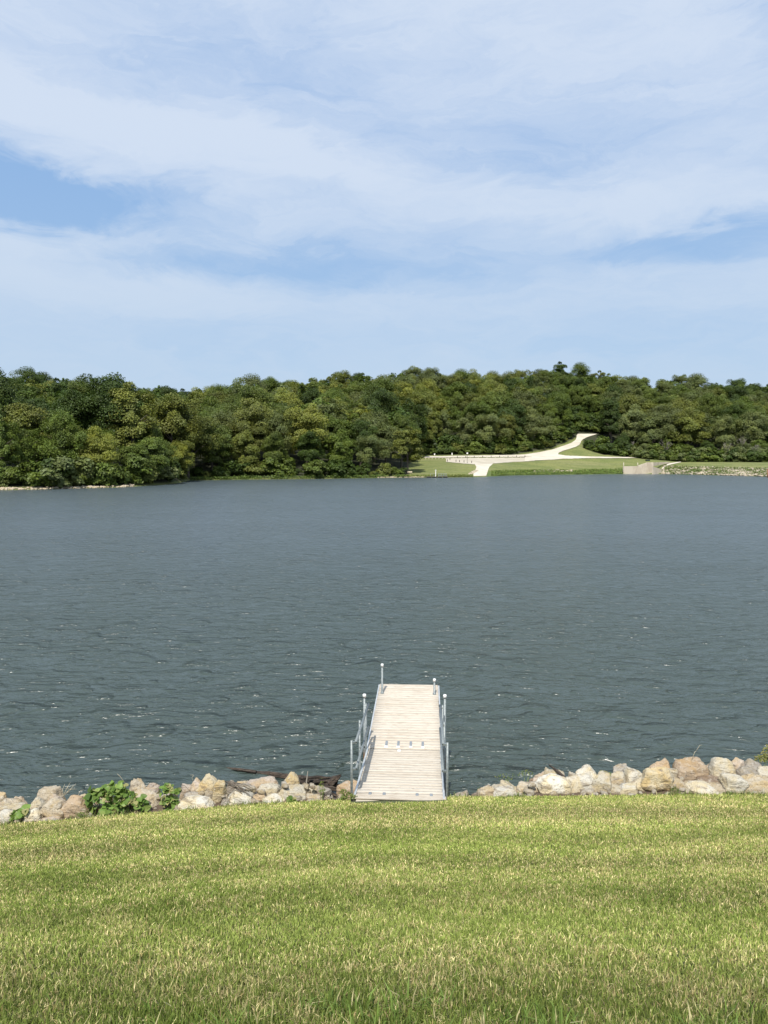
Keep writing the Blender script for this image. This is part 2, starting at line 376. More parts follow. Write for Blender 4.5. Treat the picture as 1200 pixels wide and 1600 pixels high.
# ------------------------------------------------------------------ near lawn ground and bank
def lawn_edge(x):
    x = np.asarray(x, float)
    Y = np.interp(x, [-8, -5.9, -2.2, -0.5, 1.2, 6.5, 9], [11.15, 11.45, 11.9, 12.0, 12.1, 12.25, 12.3])
    return Y
def lawn_z(x, y):
    """ground height above the water: lawn, then the bank that falls to the lake"""
    x = np.asarray(x, float); y = np.asarray(y, float)
    ye = lawn_edge(x)
    ed = np.interp(x, [-8, -5.9, -2.2, -0.5, 1.2, 6.5, 9], [0.66, 0.71, 0.82, 0.855, 0.85, 0.83, 0.82])
    yy = np.minimum(y, ye) - 2.2
    L = ye - 2.2
    top = CAMZ - 1.90
    drop = (top - ed)
    t = yy / L
    z = top - drop * (1.22 * t - 0.22 * t * t)
    z = z + 0.020 * np.sin(x * 0.9 + y * 0.5) * np.clip((ye - y) / 2, 0, 1) + 0.015 * np.sin(x * 2.1 - y * 1.7) * np.clip((ye - y) / 2, 0, 1)
    over = np.maximum(y - ye, 0)
    return np.where(y > ye, np.maximum(ed - 0.08 - np.maximum(over - np.interp(x, [-1.0, -0.5, 2.0, 2.9], [0.5, 0.0, 0.0, 0.5]), 0) * 0.85, -1.5), z)
xs = np.linspace(-14, 14, 141); ys = np.concatenate([np.linspace(-2, 10.8, 65), np.linspace(10.9, 17, 62)])
XX, YY = np.meshgrid(xs, ys); ZZ = lawn_z(XX, YY)
nx, ny = len(xs), len(ys); ii = np.arange(nx * ny).reshape(ny, nx)
Q = np.stack([ii[:-1, :-1], ii[:-1, 1:], ii[1:, 1:], ii[1:, :-1]], -1).reshape(-1, 4)
gm = np_mesh('lawn_ground', np.stack([XX, YY, ZZ], -1).reshape(-1, 3), Q, None, M['soil'], True)
fattr(gm, 'edge', np.clip((YY - lawn_edge(XX) + 0.12) / 0.2, 0, 1).reshape(-1))
link('ground', gm, kind='structure')

# ------------------------------------------------------------------ lawn grass: real blades
rs = np.random.RandomState(7)
def vnoise(x, y, sc, seed=0):
    """cheap value noise on numpy arrays"""
    g = np.random.RandomState(seed).rand(256, 256)
    x = x * sc + 1000; y = y * sc + 1000; x0 = np.floor(x).astype(int); y0 = np.floor(y).astype(int); fx = x - x0; fy = y - y0
    fx = fx * fx * (3 - 2 * fx); fy = fy * fy * (3 - 2 * fy)
    v = lambda a, b: g[a % 256, b % 256]
    return (v(x0, y0) * (1 - fx) + v(x0 + 1, y0) * fx) * (1 - fy) + (v(x0, y0 + 1) * (1 - fx) + v(x0 + 1, y0 + 1) * fx) * fy
def blades(x, y, z, length, width, tint, lean=0.5, name='grass', mat=None, leandir=None, seg=2):
    n = len(x); th = rs.rand(n) * 2 * math.pi
    ld = rs.rand(n) * 2 * math.pi if leandir is None else leandir
    ln = np.abs(rs.randn(n)) * lean + 0.12
    ln = np.minimum(ln, 1.4)
    wx, wy = np.cos(th) * width / 2, np.sin(th) * width / 2
    dx, dy = np.cos(ld), np.sin(ld)
    a1 = ln * 0.5; a2 = ln * 1.35
    m1 = length * 0.5
    x1 = x + dx * np.sin(a1) * m1; y1 = y + dy * np.sin(a1) * m1; z1 = z + np.cos(a1) * m1
    x2 = x1 + dx * np.sin(a2) * m1; y2 = y1 + dy * np.sin(a2) * m1; z2 = z1 + np.cos(a2) * m1
    V = np.empty((n, 5, 3), np.float32)
    V[:, 0] = np.stack([x - wx, y - wy, z - 0.01], -1); V[:, 1] = np.stack([x + wx, y + wy, z - 0.01], -1)
    V[:, 2] = np.stack([x1 + wx * .85, y1 + wy * .85, z1], -1); V[:, 3] = np.stack([x1 - wx * .85, y1 - wy * .85, z1], -1)
    V[:, 4] = np.stack([x2, y2, z2], -1)
    b = np.arange(n)[:, None] * 5
    me = np_mesh(name, V.reshape(-1, 3), b + np.array([[0, 1, 2, 3]]), b + np.array([[3, 2, 4]]), mat or M['grass'])
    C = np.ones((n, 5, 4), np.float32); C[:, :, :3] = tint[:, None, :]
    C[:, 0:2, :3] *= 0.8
    fattr(me, 'tint', C, 'FLOAT_COLOR')
    return me
def sample_lawn(y0, y1, density, margin=1.0):
    hw = 0.56
    n = int(density * ((y1 - y0) * (hw * (y0 + y1) + 2 * margin)))
    y = y0 + (y1 - y0) * np.sqrt(rs.rand(n) * 1.0 + 0.0) if False else y0 + (y1 - y0) * rs.rand(n)
    # accept by width of the visible wedge
    wmax = hw * y1 + margin; x = (rs.rand(n) * 2 - 1) * wmax
    k = (np.abs(x) < hw * y + 0.5) | (rs.rand(n) < 0.45)   # thinner outside the photographed wedge
    return x[k], y[k]
PX, PY, PW, PL = [], [], [], []
for (y0, y1, dn, wd, ln) in ((1.9, 3.2, 14500, .0038, .037), (3.2, 4.6, 11500, .0047, .036), (4.6, 6.5, 8500, .0062, .036), (6.5, 9.0, 6000, .0084, .036), (9.0, 12.5, 4800, .0105, .035)):
    x, y = sample_lawn(y0, y1, dn * 1.15, 3.2); k = y < lawn_edge(x) + 0.10 + 0.10 * vnoise(x, y, 2.5, 3); x, y = x[k], y[k]
    # the dock's concrete pad stays clear
    k = ~((x > -0.55) & (x < 1.05) & (y > 11.66)); x, y = x[k], y[k]
    PX.append(x); PY.append(y); PW.append(np.full(len(x), wd)); PL.append(np.full(len(x), ln))
x = np.concatenate(PX); y = np.concatenate(PY); wd = np.concatenate(PW); ln = np.concatenate(PL); n = len(x)
big = vnoise(x, y, 0.55, 11); mid = vnoise(x, y, 2.0, 12); fin = vnoise(x, y, 6.5, 13); band = vnoise(x * 0.25, y, 0.9, 14); clump = vnoise(x, y, 14, 15)
ln = ln * (0.65 + 0.7 * rs.rand(n)) * (0.75 + 0.5 * mid) * np.interp(y, [2.0, 2.6, 3.1, 12], [1.20, 1.0, 0.9, 0.95])
near_edge = np.clip(1 - np.abs(y - lawn_edge(x)) / 0.20, 0, 1); ln *= 1 + 0.6 * near_edge * (rs.rand(n) < .4)
straw = np.clip(0.33 * np.interp(y, [2, 4, 7], [.75, .9, 1.0]) + 0.30 * (fin - 0.5) + 0.22 * (mid - 0.5) - 0.40 * (band - 0.5) + 0.35 * (clump - .5), 0.08, 0.85)
iss = rs.rand(n) < straw
g0 = np.array([0.125, 0.178, 0.030]); g1 = np.array([0.315, 0.360, 0.100]); s0 = np.array([0.64, 0.57, 0.29]); s1 = np.array([0.36, 0.27, 0.12])
u = (0.25 + 0.5 * big + 0.5 * (rs.rand(n) - 0.5) + 0.25 * (fin - .5) + 0.25 * np.interp(y, [2, 6, 12], [-.6, 0, .7]))[:, None].clip(0, 1)
tint = g0 * (1 - u) + g1 * u
us = rs.rand(n)[:, None] ** 1.5
tint = np.where(iss[:, None], s0 * (1 - us) + s1 * us, tint)
row = 0.5 + 0.5 * np.sin(y * 3.1 + 1.6 * vnoise(x, y, 0.35, 17) * 3)      # mower bands put into the blade colour, lighter and darker; lean stays random
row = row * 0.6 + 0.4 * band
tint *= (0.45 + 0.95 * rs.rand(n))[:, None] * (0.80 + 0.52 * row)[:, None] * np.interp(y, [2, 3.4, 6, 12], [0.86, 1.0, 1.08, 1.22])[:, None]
lean = np.where(iss, 1.0, 0.62)
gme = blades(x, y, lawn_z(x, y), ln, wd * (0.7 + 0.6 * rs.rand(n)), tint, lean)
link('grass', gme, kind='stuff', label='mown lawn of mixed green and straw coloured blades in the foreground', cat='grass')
# coarse taller tufts at the very front and a few broad bright blades
k = 4200; x = (rs.rand(k) * 2 - 1) * 1.9; y = 1.95 + 0.75 * rs.rand(k) ** 1.3
cl = vnoise(x, y, 4.5, 21); kk = cl > 0.50; x, y = x[kk], y[kk]; n = len(x)
x2 = (rs.rand(2600) * 2 - 1) * 5; y2 = 2.2 + 6 * rs.rand(2600); kk = (vnoise(x2, y2, 3.0, 22) > .55) & (np.abs(x2) < .6 * y2 + .3); x = np.concatenate([x, x2[kk]]); y = np.concatenate([y, y2[kk]]); n2 = len(x)
tt = np.array([0.12, 0.18, 0.04]) * (0.8 + 0.8 * rs.rand(n2))[:, None]
tt[rs.rand(n2) < .14] = np.array([0.42, 0.38, 0.20])
ll = np.where(np.arange(n2) < n, 0.085, 0.065) * (0.7 + 0.7 * rs.rand(n2))
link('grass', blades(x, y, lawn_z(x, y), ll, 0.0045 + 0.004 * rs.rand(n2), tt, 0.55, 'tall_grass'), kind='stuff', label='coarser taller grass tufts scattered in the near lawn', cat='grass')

# straggling taller grass where the mower does not reach, along the stones
k = 9000; x = rs.uniform(-7.2, 7.4, k); y = lawn_edge(x) + rs.uniform(-0.06, 0.16, k); kk = (vnoise(x, x * 0, 3.2, 31) + .25 * rs.rand(k) > .66) & ~((x > -0.60) & (x < 1.12)); x, y = x[kk], y[kk]; n = len(x)
tt = np.array([0.13, 0.19, 0.045]) * (0.6 + 0.8 * rs.rand(n))[:, None]; tt[rs.rand(n) < .25] = np.array([0.45, 0.40, 0.22])
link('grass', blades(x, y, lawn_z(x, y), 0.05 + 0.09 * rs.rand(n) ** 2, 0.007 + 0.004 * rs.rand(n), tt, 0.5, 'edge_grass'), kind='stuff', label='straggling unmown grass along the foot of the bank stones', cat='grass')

# ------------------------------------------------------------------ dock and gangway
YAW = -R(3.3)
def dockpt(s, t, z): # s metres right of centre line, t metres along Y from the gangway foot
    o = Vector((0.25, 11.97, 0)); c, sn = math.cos(YAW), math.sin(YAW)
    return Vector((o.x + s * c - t * sn, o.y + s * sn + t * c, z))
GZ0, GZ1 = CAMZ - 5.71, CAMZ - 6.03     # gangway foot and head heights
GL = 2.88; DW = 1.46
def deck_planks(name, mat, L, w, npl, parent, slope=0.0, z0=0.0, y0=0.0, over=0.0):
    V, Qs, tone = [], [], []; pw = L / npl; rnd = random.Random(npl * 7)
    for i in range(npl):
        a = y0 + i * pw + 0.0022; b_ = y0 + (i + 1) * pw - 0.0028
        lx = w / 2 + rnd.uniform(-0.007, 0.007); rx = w / 2 + rnd.uniform(-0.007, 0.007)
        za = rnd.uniform(-0.0015, 0.003); tv = rnd.random(); e = 0.0022
        yb = [a, a + e, b_ - e, b_]; base = len(V); N = 6
        for j in range(N + 1):
            xx = -lx + (lx + rx) * j / N; cup = 0.0015 * math.sin(j * 1.3 + i)
            for k, yy in enumerate(yb):
                zt = z0 + slope * (yy - y0) + za + cup - (e if k in (0, 3) else 0)
                V.append((xx, yy, zt)); tone.append(tv)
            for yy in (b_, a): V.append((xx, yy, z0 + slope * (yy - y0) + za - 0.036)); tone.append(tv)
        for j in range(N):
            p = base + j * 6; q = p + 6
            for k in range(6):
                k2 = (k + 1) % 6; Qs.append((p + k, q + k, q + k2, p + k2))
        # end grain
        Qs.append(tuple(base + k for k in (5, 4, 3, 0))); Qs.append(tuple(base + k for k in (0, 3, 2, 1)))
        e0 = base + N * 6; Qs.append(tuple(e0 + k for k in (0, 3, 4, 5))); Qs.append(tuple(e0 + k for k in (1, 2, 3, 0)))
    me = np_mesh(name, np.array(V), np.array(Qs), None, mat); fattr(me, 'tone', tone)
    return link(name, me, parent)
gang = empty('gangway', dockpt(0, 0, 0), YAW, label='pale plank gangway with pipe handrails sloping from the lawn to the dock', cat='gangway')
sl_ = (GZ1 - GZ0) / GL
def gz(t): return GZ0 + sl_ * t
deck_planks('deck', M['deck'], GL, DW, 20, gang, sl_, GZ0, 0.0)
fr = MB()
rotg = Matrix.Rotation(math.atan(sl_), 3, 'X')
for s_ in (-1, 1): fr.box((s_ * (DW / 2 + 0.022), GL / 2, gz(GL / 2) - 0.055), (0.035, GL, 0.15), rotg)
for t_ in (0.5, 1.4, 2.3): fr.box((0, t_, gz(t_) - 0.10), (DW, 0.05, 0.09), rotg)
fr.build('frame', M['alu'], gang)
def plate(mb, x_, y_, z_): return mb.box((x_, y_, z_ + 0.012), (0.065, 0.07, 0.018))
def strap(par, x_, y_, z_, l_=0.26): MB().box((x_, y_ + l_ / 2 + .02, z_ + 0.009), (0.05, l_, 0.012)).build('hinge_strap', M['dgrey'], par)
for x_ in (-0.50, -0.26, 0.30, 0.54): strap(gang, x_, 0.10, gz(0.2), 0.13)
fl = MB(); fl.box((0, 0.035, GZ0 + 0.008), (DW + 0.12, 0.20, 0.008), rotg); fl.build('threshold_plate', M['deck'], gang)
PR = 0.024
for s_ in (-1, 1):
    e = s_ * (DW / 2 + 0.005)
    h = MB(); h.tube([(e, 0.10, gz(0.10) + 0.92), (e, GL + 0.02, gz(GL) + 0.94)], PR, 14, hollow=True)
    hr = h.build('handrail', M['galv'], gang, True)
    MB().tube([(e, 0.14, gz(0.14) + 0.45), (e, GL + 0.0, gz(GL) + 0.47)], PR * 0.9, 14, hollow=True).build('lower_rail', M['galv'], gang, True)
    for t_, top, bot in ((0.12, 0.95, 0.55), (1.42, 0.97, -0.55), (2.80, 0.97, -0.8)):
        xx = s_ * (DW / 2 + 0.055) + (s_ * 0.02 if t_ < 0.5 else 0)
        p = MB().tube([(xx, t_, bot if t_ > 1 else 0.45), (xx, t_, gz(t_) + top)], 0.022, 12, hollow=True).build('post', M['galvr'] if t_ > 1 else M['galv'], gang, True)
        for hz in (0.92, 0.46): MB().box((s_ * (DW / 2 + 0.028), t_, gz(t_) + hz), (0.055, 0.045, 0.03)).build('clamp', M['galv'], p)
# concrete pad at the foot
cp = MB(); cp.box((0.03, -0.165, GZ0 - 0.10), (1.50, 0.31, 0.19)); cpo = cp.build('concrete_pad', M['lot'], None, label='low dusty concrete pad under the foot of the gangway', cat='concrete pad')
bm = bmesh.new(); bm.from_mesh(cpo.data); bmesh.ops.subdivide_edges(bm, edges=bm.edges, cuts=14, use_grid_fill=True)
for v in bm.verts: v.co += mnoise.noise_vector(v.co * 5) * 0.016
bm.to_mesh(cpo.data); bm.free(); cpo.location = dockpt(0, 0, 0); cpo.rotation_euler = (0, 0, YAW)

DZ = GZ1 + 0.0; DL = 4.02
dock = empty('dock', dockpt(0, GL + 0.045, 0), YAW, label='pale plank dock section standing on capped pipes in the lake', cat='dock')
dsl = 0.10 / DL
def dz(t): return DZ + dsl * t
deck_planks('deck', M['deck'], DL, DW + 0.05, 28, dock, dsl, DZ, 0.0)
fr = MB()
for s_ in (-1, 1): fr.box((s_ * (DW / 2 + 0.045), DL / 2, dz(DL / 2) - 0.085), (0.03, DL, 0.14), Matrix.Rotation(math.atan(dsl), 3, 'X'))
fr.box((0, DL - 0.02, dz(DL) - 0.11), (DW, 0.03, 0.12)); fr.box((0, 0.09, dz(0) - 0.15), (DW, 0.03, 0.10))
for t_ in (1.0, 2.0, 3.0): fr.box((0, t_, dz(t_) - 0.11), (DW, 0.05, 0.09))
fr.build('frame', M['alu'], dock)
for x_ in (-0.38, -0.13, 0.13, 0.38): plate(MB(), x_, 0.06, dz(0.06)).build('hinge_plate', M['cap'], dock); strap(dock, x_, 0.08, dz(0.2))
plate(MB(), -0.10, 0, 0).build('hinge_plate', M['cap'], gang).location = (0, GL - 0.12, gz(GL - 0.12))
def cap_post(x_, t_, top):
    p = MB().tube([(x_, t_, -1.2), (x_, t_, dz(t_) + top)], 0.026, 14).build('support_pipe', M['galvr'], dock, True)
    c = MB().tube([(x_, t_, dz(t_) + top - 0.03), (x_, t_, dz(t_) + top + 0.025), (x_, t_, dz(t_) + top + 0.04)], [0.038, 0.038, 0.027], 16).build('cap', M['cap'], p, True)
    MB().tube([(x_, t_, dz(t_) - 0.02), (x_, t_, dz(t_) + 0.03)], 0.042, 14).build('sleeve', M['galv'], p, True)
cap_post(-0.655, DL - 0.72, 0.72); cap_post(0.655, DL - 0.72, 0.36)
cap_post(-(DW / 2 + 0.105), 0.12, 1.06); cap_post(DW / 2 + 0.105, 0.12, 1.08)

# ------------------------------------------------------------------ boulders
def rock_mesh(seed, sx, sy, sz, nplanes=13, sub=4, peak=0.0, rough=1.0):
    rnd = np.random.RandomState(seed); bm = bmesh.new(); bmesh.ops.create_icosphere(bm, subdivisions=sub, radius=1.0)
    D = np.array([v.co[:] for v in bm.verts]); D /= np.linalg.norm(D, axis=1)[:, None]
    N = rnd.randn(nplanes, 3); N /= np.linalg.norm(N, axis=1)[:, None]; H = 0.62 + 0.32 * rnd.rand(nplanes)
    ya = rnd.rand() * 0.7 - 0.35
    for k_ in range(4):   # blocky quarry faces
        a = ya + k_ * math.pi / 2 + rnd.randn() * 0.12; N = np.vstack([N, [math.cos(a) * .96, math.sin(a) * .96, 0.10 + 0.25 * rnd.rand()]]); H = np.append(H, 0.62 + 0.10 * rnd.rand())
    N = np.vstack([N, [rnd.randn() * .22, rnd.randn() * .15 - .12, 1.0]]); H = np.append(H, 0.64)
    if peak:
        for a in (0.1, 3.0, 4.7):
            a += rnd.randn() * .25; N = np.vstack([N, [math.cos(a) * .70, math.sin(a) * .70, 0.75]]); H = np.append(H, 0.62 + 0.10 * rnd.rand())
        H[-4] = 0.78
    N = N / np.linalg.norm(N, axis=1)[:, None]
    dt = np.maximum(D @ N.T, 1e-3); rr = H[None] / dt
    p = 70.0; r = (np.sum(np.minimum(1.35 / 1, rr) ** (-p), axis=1) + 1.12 ** (-p)) ** (-1 / p)
    P = D * r[:, None]
    off = Vector((seed * 3.7, seed * 1.3, seed * .7))
    for v, q in zip(bm.verts, P):
        q = Vector(q); n1 = mnoise.fractal(q * 1.6 + off, 0.9, 2.1, 3); n2 = mnoise.fractal(q * 6 + off, 0.8, 2.2, 4)
        rid = abs(mnoise.noise(q * 3.1 + off * 2)); q *= 1 + rough * (0.07 * n1 + 0.05 * n2 - 0.06 * max(0, 0.12 - rid) / 0.12)
        v.co = (q.x * sx, q.y * sy, q.z * sz)
    zs = [v.co.z for v in bm.verts]; xs_ = [v.co.x for v in bm.verts]
    kx = 2 * sx / (max(xs_) - min(xs_)); z1, z0 = max(zs), min(zs); kz = 2 * sz / (z1 - z0); cx = (max(xs_) + min(xs_)) / 2
    for v in bm.verts: v.co.x = (v.co.x - cx) * kx; v.co.z = (v.co.z - z0) * kz
    for f in bm.faces: f.smooth = True
    me = bpy.data.meshes.new('boulder'); bm.to_mesh(me); bm.free(); me.materials.append(M['rock'])
    return me
T = dict(c=(0.48, 0.44, 0.35), w=(0.58, 0.55, 0.47), t=(0.43, 0.37, 0.275), o=(0.43, 0.33, 0.225), p=(0.43, 0.365, 0.30), g=(0.31, 0.28, 0.235), y=(0.50, 0.42, 0.27), b=(0.22, 0.165, 0.12), m=(0.22, 0.22, 0.11))
# x centre, top y, width (photo px), metres beyond the lawn edge, tint, peakiness, tilt, label
ROCKS = [
 (3,1239,16,1.1,'t',0,0,'small tan knob of rock at the far left edge of the left bank, topmost there'),
 (14,1250,46,.75,'t',0,.1,'broad tan slab below the small knob at the left edge of the photo'),
 (36,1243,32,1.15,'p',1,-.3,'pinkish tilted slab against the water left of the dark-bellied boulder'),
 (20,1258,50,.45,'c',0,0,'cream block behind the small leafy plant at the left edge'),
 (6,1268,26,.20,'w',0,.2,'greyish white stone at the lawn, lowest one in the left corner'),
 (50,1259,24,.75,'t',0,0,'small tan stone just right of the small leafy plant, behind a white one'),
 (52,1265,28,.25,'w',1,.2,'small bright white stone right beside the small leafy plant'),
 (64,1247,26,.65,'c',1,-.5,'pale wedge leaning right below the dark-bellied boulder'),
 (80,1227,40,1.15,'t',0,.05,'tan boulder with a dark hollow underside, highest on the far left bank'),
 (93,1243,40,.8,'p',0,0,'reddish rough slab directly under the dark-bellied tan boulder'),
 (84,1251,38,.32,'t',0,.1,'squat tan block left of the big rounded orange boulder'),
 (117,1246,40,.28,'o',0,-.1,'big rounded orange-tan boulder left of the large leafy weed'),
 (129,1242,18,.85,'c',0,0,'small cream stone just behind the big orange boulder by the large weed'),
 (78,1279,38,.08,'p',0,0,'flat pinkish stone at the lawn below the squat tan block'),
 (165,1234,32,.8,'t',0,0,'tan rock half hidden behind the left side of the large leafy weed'),
 (150,1262,40,.30,'t',0,0,'tan rock showing through the foot of the large leafy weed'),
 (190,1240,30,.8,'c',0,0,'cream rock hidden behind the right side of the large leafy weed'),
 (213,1218,33,1.1,'t',0,.1,'tan rounded boulder against the water just right of the large leafy weed'),
 (239,1226,27,1.0,'p',0,0,'pinkish stone against the water left of the upright leafy plant'),
 (227,1239,56,.42,'t',0,.1,'wide flat-topped tan boulder between the two leafy plants'),
 (262,1240,30,.5,'g',0,0,'grey rock behind the upright leafy plant'),
 (291,1226,30,1.0,'p',0,.2,'pink-tan rock with a leaning twig, right of the upright leafy plant'),
 (313,1219,32,.85,'p',1,-.5,'brown slanted slab between the pink-tan rock and the tall pale pyramid'),
 (302,1238,32,.5,'g',0,0,'grey rough rock above the flat white stone beside the upright plant'),
 (333,1211,38,.60,'y',1,-.4,'tall pale yellow pyramid rock, highest on the left bank before the log'),
 (343,1220,22,.30,'y',0,-.1,'upright narrow yellow slab in front of the pyramid rock'),
 (308,1247,52,.18,'w',0,.15,'long flat whitish stone at the lawn right of the upright leafy plant'),
 (328,1236,20,.38,'g',0,0,'small grey stone wedged left of the upright yellow slab'),
 (360,1223,24,.8,'g',0,0,'grey stone against the water right of the pyramid rock'),
 (379,1220,22,1.05,'t',0,0,'small round tan rock against the water above the tangled twigs'),
 (373,1235,44,.25,'w',0,.5,'big white wedge sloping down to the right beside the upright yellow slab'),
 (374,1227,34,.6,'g',0,.2,'dark grey rock under the tangled twigs'),
 (352,1249,16,.16,'g',0,0,'small grey cobble between the upright slab and the white wedge'),
 (358,1257,16,.08,'w',0,0,'small white cobble at the lawn below the white wedge'),
 (408,1217,64,.95,'p',0,.0,'wide low pinkish boulder left of the peaked yellow rock'),
 (420,1225,40,.45,'c',0,.1,'block with a cream left face and shaded right face below the wide pinkish boulder'),
 (454,1207,31,.80,'y',1,0,'peaked yellow boulder standing in front of the driftwood log'),
 (400,1241,32,.28,'p',0,0,'low pinkish stone at the lawn left of the cream-faced block'),
 (428,1245,42,.15,'w',0,0,'low pale stone at the lawn below the cream-faced block'),
 (457,1231,46,.32,'c',0,0,'large smooth cream boulder behind the small round green weed'),
 (476,1224,22,.8,'g',0,0,'grey stone right of the peaked yellow boulder, against the log'),
 (487,1230,28,.5,'y',0,0,'yellowish rock under the white upright stick by the log'),
 (489,1242,32,.2,'t',0,0,'orange-stained stone at the lawn right of the smooth cream boulder'),
 (504,1232,26,.38,'g',0,0,'greenish grey rock before the root end of the driftwood'),
 (514,1248,20,.15,'c',0,0,'small cream stone at the lawn under the driftwood root end'),
 (545,1222,36,1.0,'o',0,0,'reddish brown rock just left of the gangway post'),
 (722,1238,32,.40,'g',0,-.1,'grey brown rock nearest to the right side of the gangway'),
 (745,1239,20,.45,'b',0,0,'small dark brown rock second from the gangway on the right bank'),
 (762,1231,28,.32,'t',0,0,'tan stone joined to the left end of the long white boulder'),
 (788,1230,50,.35,'w',0,.0,'long white boulder at the lawn on the right bank'),
 (796,1221,36,.8,'c',0,-.1,'pale lumpy stone against the water behind the long white boulder'),
 (773,1227,12,.75,'c',0,0,'tiny pale stone behind the tan one right of the gangway'),
 (828,1226,46,.38,'t',0,-.1,'tan slab with a dark hollow between the long white boulder and the white pyramid'),
 (833,1215,16,.95,'b',0,0,'small dark rock at the water left of the grey-tan lump'),
 (845,1207,26,.95,'p',0,0,'pinkish grey lump at the water left of the leaning stick'),
 (864,1202,46,.95,'c',0,0,'pale rounded boulder behind the leaning stick'),
 (868,1212,60,.28,'w',1,0,'white pyramid boulder with brown stained foot below the leaning stick'),
 (898,1208,20,1.1,'c',0,0,'small pale stone at the water between the leaning stick and the pointed boulder'),
 (918,1196,40,.75,'w',1,0,'pointed white boulder right of the leaning stick, sharpest peak there'),
 (906,1213,46,.38,'w',0,-.2,'white block with a dark crack directly below the pointed white boulder'),
 (939,1208,34,.30,'c',0,.3,'speckled cream block at the lawn right of the dark crack'),
 (946,1205,20,.95,'m',0,0,'small mossy brown rock behind the speckled cream block'),
 (973,1196,28,1.25,'g',0,-.2,'grey rock with green moss on top at the water'),
 (988,1201,38,.72,'w',0,0,'pale rounded boulder right in front of the moss-topped grey rock'),
 (965,1207,24,.65,'c',0,0,'cream stone left of the pale rounded boulder under the mossy rock'),
 (960,1218,28,.42,'t',0,0,'small yellowish stone in the middle of the heap right of the cracked block'),
 (962,1229,32,.22,'c',0,0,'cream cobble at the lawn right of the speckled block'),
 (981,1227,34,.16,'w',0,0,'white cobble at the lawn below the pale rounded boulder'),
 (999,1219,32,.32,'c',0,0,'cream stone tucked left of the large streaked boulder'),
 (1033,1190,46,1.35,'o',0,0,'flat brown rock at the water behind the large streaked boulder'),
 (1025,1201,50,.32,'y',0,-.05,'large boulder with yellow and white vertical streaks at the lawn'),
 (1046,1199,30,.75,'c',0,.1,'cream rock between the streaked boulder and the large orange boulder'),
 (1079,1187,60,.75,'o',0,.1,'large orange-tan boulder, the biggest of the right bank'),
 (1058,1219,34,.32,'t',0,0,'grey-tan block at the lawn right of the streaked boulder'),
 (1075,1221,18,.25,'g',0,0,'small grey stone below the middle of the large orange boulder'),
 (1106,1214,52,.48,'b',0,.1,'brown slab with a dark gap below it, right below the large orange boulder'),
 (1094,1222,50,.18,'w',1,-.1,'low white wedge at the lawn in front of the brown slab'),
 (1126,1183,46,.65,'c',1,.1,'tall cream peak, highest boulder on the right bank'),
 (1152,1188,26,.85,'p',0,.2,'pinkish pale rock right behind the tall cream peak'),
 (1145,1212,40,.24,'w',0,.2,'black-speckled white block at the lawn below the tall cream peak'),
 (1119,1225,30,.22,'t',0,0,'tan stone at the lawn between the white wedge and the speckled block'),
 (1178,1189,36,.95,'g',0,-.1,'grey rock against the water near the right edge, under the bushy plant'),
 (1170,1201,40,.62,'g',0,-.2,'pitted grey boulder below the grey rock near the right edge'),
 (1197,1198,32,.55,'c',0,0,'pale rock at the right edge of the photo beside the pitted grey boulder'),
 (1184,1214,50,.26,'t',0,-.3,'sloping tan boulder at the lawn near the right edge'),
 (1196,1227,38,.12,'c',0,0,'low cream stone at the lawn in the right corner'),
 (1108,1196,18,.85,'p',0,0,'small pinkish stone between the large orange boulder and the tall peak'),
]
for i, (cx, ty, wpx, off, tn, pk, tilt, lab) in enumerate(ROCKS):
    p0 = at(cx, 1230, 12.5); ye = float(lawn_edge(p0.x)); Yc = ye + off + 0.16
    rw = wpx / F * (Yc + 0.3) * 1.10; ry = min(max(rw * 0.45, 0.10), 0.28)
    tp = at(cx, ty - 1, Yc); zb = float(lawn_z(tp.x, Yc)) - 0.12
    hgt = max(tp.z - zb, 0.12); hmax = rw * (1.5 if pk else 1.3) + 0.08
    if hgt > hmax: zb = tp.z - hmax; hgt = hmax
    me = rock_mesh(i + 3, rw / 2, ry, hgt / 2, 6 + i % 6, 4, pk)
    o = link('boulder', me, label=lab, cat='rock', group='limestone boulders along the near bank')
    rnd = random.Random(i); k = rnd.uniform(0.85, 1.12)
    o.location = (tp.x, Yc, zb); o.rotation_euler = (rnd.uniform(-.1, .1), tilt * 0.35, rnd.uniform(-.25, .25)); o.color = (*[c * k for c in T[tn]], 1)
# chippings that fill the gaps between boulders
rb = [rock_mesh(200 + k, 1, 1, 1, 10, 2) for k in range(5)]
Vs, Qs, base = [], [], 0
for k in range(780):
    side = rs.rand() < 0.52
    x_ = rs.uniform(-9.0, -0.65) if side else rs.uniform(2.0, 9.5)
    y_ = float(lawn_edge(x_)) + rs.uniform(0.02, 1.5); s_ = rs.uniform(0.02, 0.07) if k % 5 else rs.uniform(0.05, 0.08)
    me = rb[k % 5]; A = np.array([v.co[:] for v in me.vertices]); A[:, 2] -= 1; a = rs.rand() * 6.3
    A = A * np.array([1.3, .9, .7]) * s_; A = np.stack([A[:, 0] * math.cos(a) - A[:, 1] * math.sin(a), A[:, 0] * math.sin(a) + A[:, 1] * math.cos(a), A[:, 2]], -1)
    A += np.array([x_, y_, float(lawn_z(x_, y_)) + s_ * .5 + (rs.uniform(0, 0.16) if y_ > float(lawn_edge(x_)) + .35 else 0)]); Vs.append(A)
    Qs.append(np.array([p.vertices[:] for p in me.polygons]) + base); base += len(A)
cme = np_mesh('rock_chippings', np.concatenate(Vs), None, np.concatenate(Qs), M['rock'], False)
co = link('rock_chippings', cme, kind='stuff', label='small stone chippings filling gaps between the bank boulders', cat='stones'); co.color = (0.34, 0.305, 0.245, 1)

